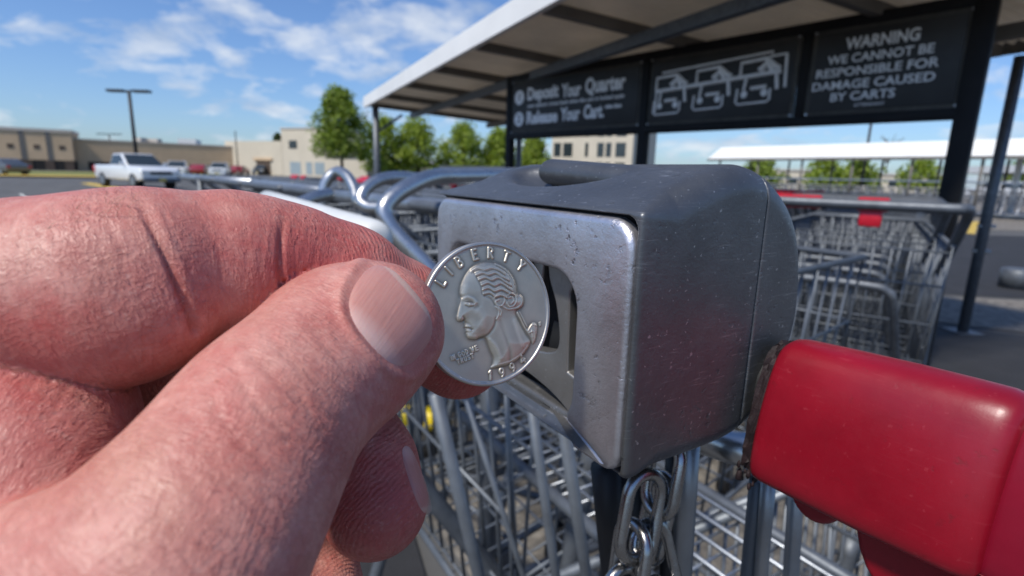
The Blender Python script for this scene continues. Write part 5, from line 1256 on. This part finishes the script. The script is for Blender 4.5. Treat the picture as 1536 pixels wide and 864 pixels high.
        for nm, arr in (('nu', rh[:, 1]), ('nv', rh[:, 2])): a = me2.attributes.new(nm, 'FLOAT', 'POINT'); a.data.foreach_set('value', arr.astype(np.float32))
        return link_me(name, me2, nail_mat(), o, True)
    nail_plate('thumbnail', NAIL_C, NAIL_A, NAIL_W, 1, .20, .46)
    nail_plate('fingernail', np.array([606., 664.]), np.array([36., 108.]), np.array([11., -4.]), 3, .25, .45, .5, .5, 2.6)
    # a few pale hairs on the back of the forefinger
    hm = MB(); hr = random.Random(3)
    for k in range(16):
        px_ = np.array([[hr.uniform(70, 215), 0.0]]); px_[0, 1] = np.interp(px_[0, 0], (70, 150, 215), (322, 303, 296))+hr.uniform(0, 26)
        q = front_depth(px_, 0)[0]; t = np.array([hr.uniform(.3, 1.5), hr.uniform(.7, 1.5), hr.uniform(-.8, .2)]); t *= hr.uniform(.9, 1.9)/np.linalg.norm(t)
        hm.tube([Vector(to_w(v)-o0) for v in (q, q+t*.55, q+t+np.array([.25, -.12, 0]))], [.000022, .000018, .000008], 4)
    hm.build('hair', material('pale hair', (.40, .28, .18), .5), o, True)
    # sleeve behind the wrist, out of the frame
    w = MB(); a = to_w(pc(-900, 1235, 78)); b = to_w(np.array([-210, -190, 20.])); c = to_w(np.array([-330, -330, -120.]))
    w.tube([Vector(q-o0) for q in (a, a*.98+b*.02, a*.5+b*.5, b, c)], [.029, .032, .036, .042, .05], 20); w.build('sleeve', material('dark cloth', (.03, .035, .05), .9, var=.2, vscale=30), o, True)
    return o
def skin():
    m = bpy.data.materials.new('skin'); m.use_nodes = True; w = NT(m.node_tree); b = w.n['Principled BSDF']
    o = w.new('ShaderNodeTexCoord').outputs['Object']
    att = lambda n: w.new('ShaderNodeAttribute', attribute_name=n).outputs['Fac']
    ti, cr, fu, fv, pad = att('tint'), att('crease'), att('fu'), att('fv'), att('pad')
    blot = w.noise(o, 130, 4, .6); blot2 = w.noise(o, 420, 4, .65, .4)
    base = w.mix(w.ramp(blot, ((.34, 0.0), (.68, 1.0))), (.51, .205, .160), (.66, .335, .270))
    t2 = w.math('ADD', ti, w.math('MULTIPLY', w.math('SUBTRACT', blot2, .5), 1.3))
    base = w.mix(w.ramp(t2, ((.0, 0.0), (.9, .9))), base, (.47, .090, .078))
    base = w.mix(w.ramp(w.math('MULTIPLY', t2, -1.0), ((.05, 0.0), (.6, .55))), base, (.52, .27, .175))
    base = w.mix(w.math('MULTIPLY', cr, .45), base, (.33, .085, .06))
    base = w.mix(w.ramp(w.noise(o, 760, 3, .6), ((.62, 0.0), (.78, .25))), base, (.40, .16, .12))
    # fine lines across each finger, a slanted second set, prints on the pads
    jit = w.math('MULTIPLY', w.math('SUBTRACT', w.noise(o, 500, 3, .6), .5), 1.2)
    def ridged(su, sv, a, b_, pw):
        cb = w.new('ShaderNodeCombineXYZ'); u2 = w.math('ADD', w.math('MULTIPLY', fu, su), w.math('MULTIPLY', fv, a)); v2 = w.math('ADD', w.math('MULTIPLY', fv, sv), w.math('MULTIPLY', fu, b_))
        w.l.new(w.math('ADD', u2, jit), cb.inputs[0]); w.l.new(v2, cb.inputs[1])
        n = w.noise(cb.outputs[0], 1.0, 2, .5, .25); q = w.math('SUBTRACT', 1.0, w.math('ABSOLUTE', w.math('MULTIPLY', w.math('SUBTRACT', n, .5), 4.5)), None, True)
        return w.math('POWER', w.math('MAXIMUM', q, 0.0), pw)
    LA = ridged(1.15, .28, .0, .05, 2.2); LB = ridged(.55, .75, .75, -.5, 2.6); LC = ridged(2.4, .7, .2, .1, 1.8)
    patch = w.ramp(w.noise(o, 95, 3, .5), ((.36, .5), (.62, 1.0)))
    lines_ = w.math('MULTIPLY', w.math('ADD', w.math('ADD', w.math('MULTIPLY', LA, .75), w.math('MULTIPLY', LB, .55)), w.math('MULTIPLY', LC, .45)), patch)
    ph = w.math('ADD', w.math('MULTIPLY', fu, 9.0), w.math('ADD', w.math('MULTIPLY', w.noise(o, 170, 2, .5), 22.0), w.math('MULTIPLY', fv, 3.0)))
    ridge = w.math('MULTIPLY', w.math('SINE', ph), pad)
    grain = w.noise(o, 2400, 3, .65)
    h = w.math('SUBTRACT', w.math('ADD', w.math('MULTIPLY', ridge, .22), w.math('MULTIPLY', grain, .30)), w.math('MULTIPLY', lines_, .70))
    bp = w.new('ShaderNodeBump'); bp.inputs['Strength'].default_value = .75; bp.inputs['Distance'].default_value = .00014
    w.l.new(h, bp.inputs['Height']); w.l.new(bp.outputs[0], b.inputs['Normal'])
    base = w.mix(w.math('MULTIPLY', lines_, .30, None, True), base, (.27, .060, .045))
    glint_flake = w.math('MULTIPLY', w.ramp(w.noise(o, 1500, 2, .6), ((.60, 0.0), (.68, 1.0))), patch)
    base = w.mix(w.math('MULTIPLY', glint_flake, .22), base, (.66, .44, .36))  # pale dry flakes that also paint in small glints
    w.l.new(base, b.inputs['Base Color'])
    w.l.new(w.math('ADD', .40, w.math('SUBTRACT', w.math('MULTIPLY', blot2, .22), w.math('MULTIPLY', glint_flake, .10))), b.inputs['Roughness'])
    b.inputs['Specular IOR Level'].default_value = .45
    b.inputs['Subsurface Weight'].default_value = .12; b.inputs['Subsurface Scale'].default_value = .001; b.inputs['Subsurface Radius'].default_value = (1.0, .35, .2)
    return m
def nail_mat():
    m = bpy.data.materials.new('nail'); m.use_nodes = True; w = NT(m.node_tree); b = w.n['Principled BSDF']
    att = lambda n: w.new('ShaderNodeAttribute', attribute_name=n).outputs['Fac']; nu, nv = att('nu'), att('nv')
    cb = w.new('ShaderNodeCombineXYZ'); w.l.new(w.math('MULTIPLY', nu, 22.0), cb.inputs[0]); w.l.new(w.math('MULTIPLY', nv, .8), cb.inputs[1])
    st = w.noise(cb.outputs[0], 1.0, 4, .65); c = w.mix(w.ramp(st, ((.3, 0.0), (.7, 1.0))), (.47, .205, .170), (.545, .275, .225))
    lun = w.ramp(w.math('ADD', nv, w.math('MULTIPLY', w.math('MULTIPLY', nu, nu), .25)), ((-.0, 0.0), (.0, 0.0)))
    lu = w.new('ShaderNodeMapRange'); lu.inputs['From Min'].default_value = -.35; lu.inputs['From Max'].default_value = -.75; w.l.new(w.math('ADD', nv, w.math('MULTIPLY', w.math('MULTIPLY', nu, nu), .3)), lu.inputs['Value'])
    c = w.mix(w.math('MULTIPLY', lu.outputs[0], .85), c, (.64, .42, .37))
    te = w.new('ShaderNodeMapRange'); te.inputs['From Min'].default_value = .74; te.inputs['From Max'].default_value = .80; w.l.new(nv, te.inputs['Value'])
    c = w.mix(w.math('MULTIPLY', te.outputs[0], .75), c, (.60, .42, .34))
    w.l.new(c, b.inputs['Base Color']); b.inputs['Roughness'].default_value = .38; b.inputs['Specular IOR Level'].default_value = .4
    b.inputs['Subsurface Weight'].default_value = .15; b.inputs['Subsurface Scale'].default_value = .001
    bp = w.new('ShaderNodeBump'); bp.inputs['Strength'].default_value = .35; bp.inputs['Distance'].default_value = .0001; w.l.new(st, bp.inputs['Height']); w.l.new(bp.outputs[0], b.inputs['Normal'])
    return m
hand()
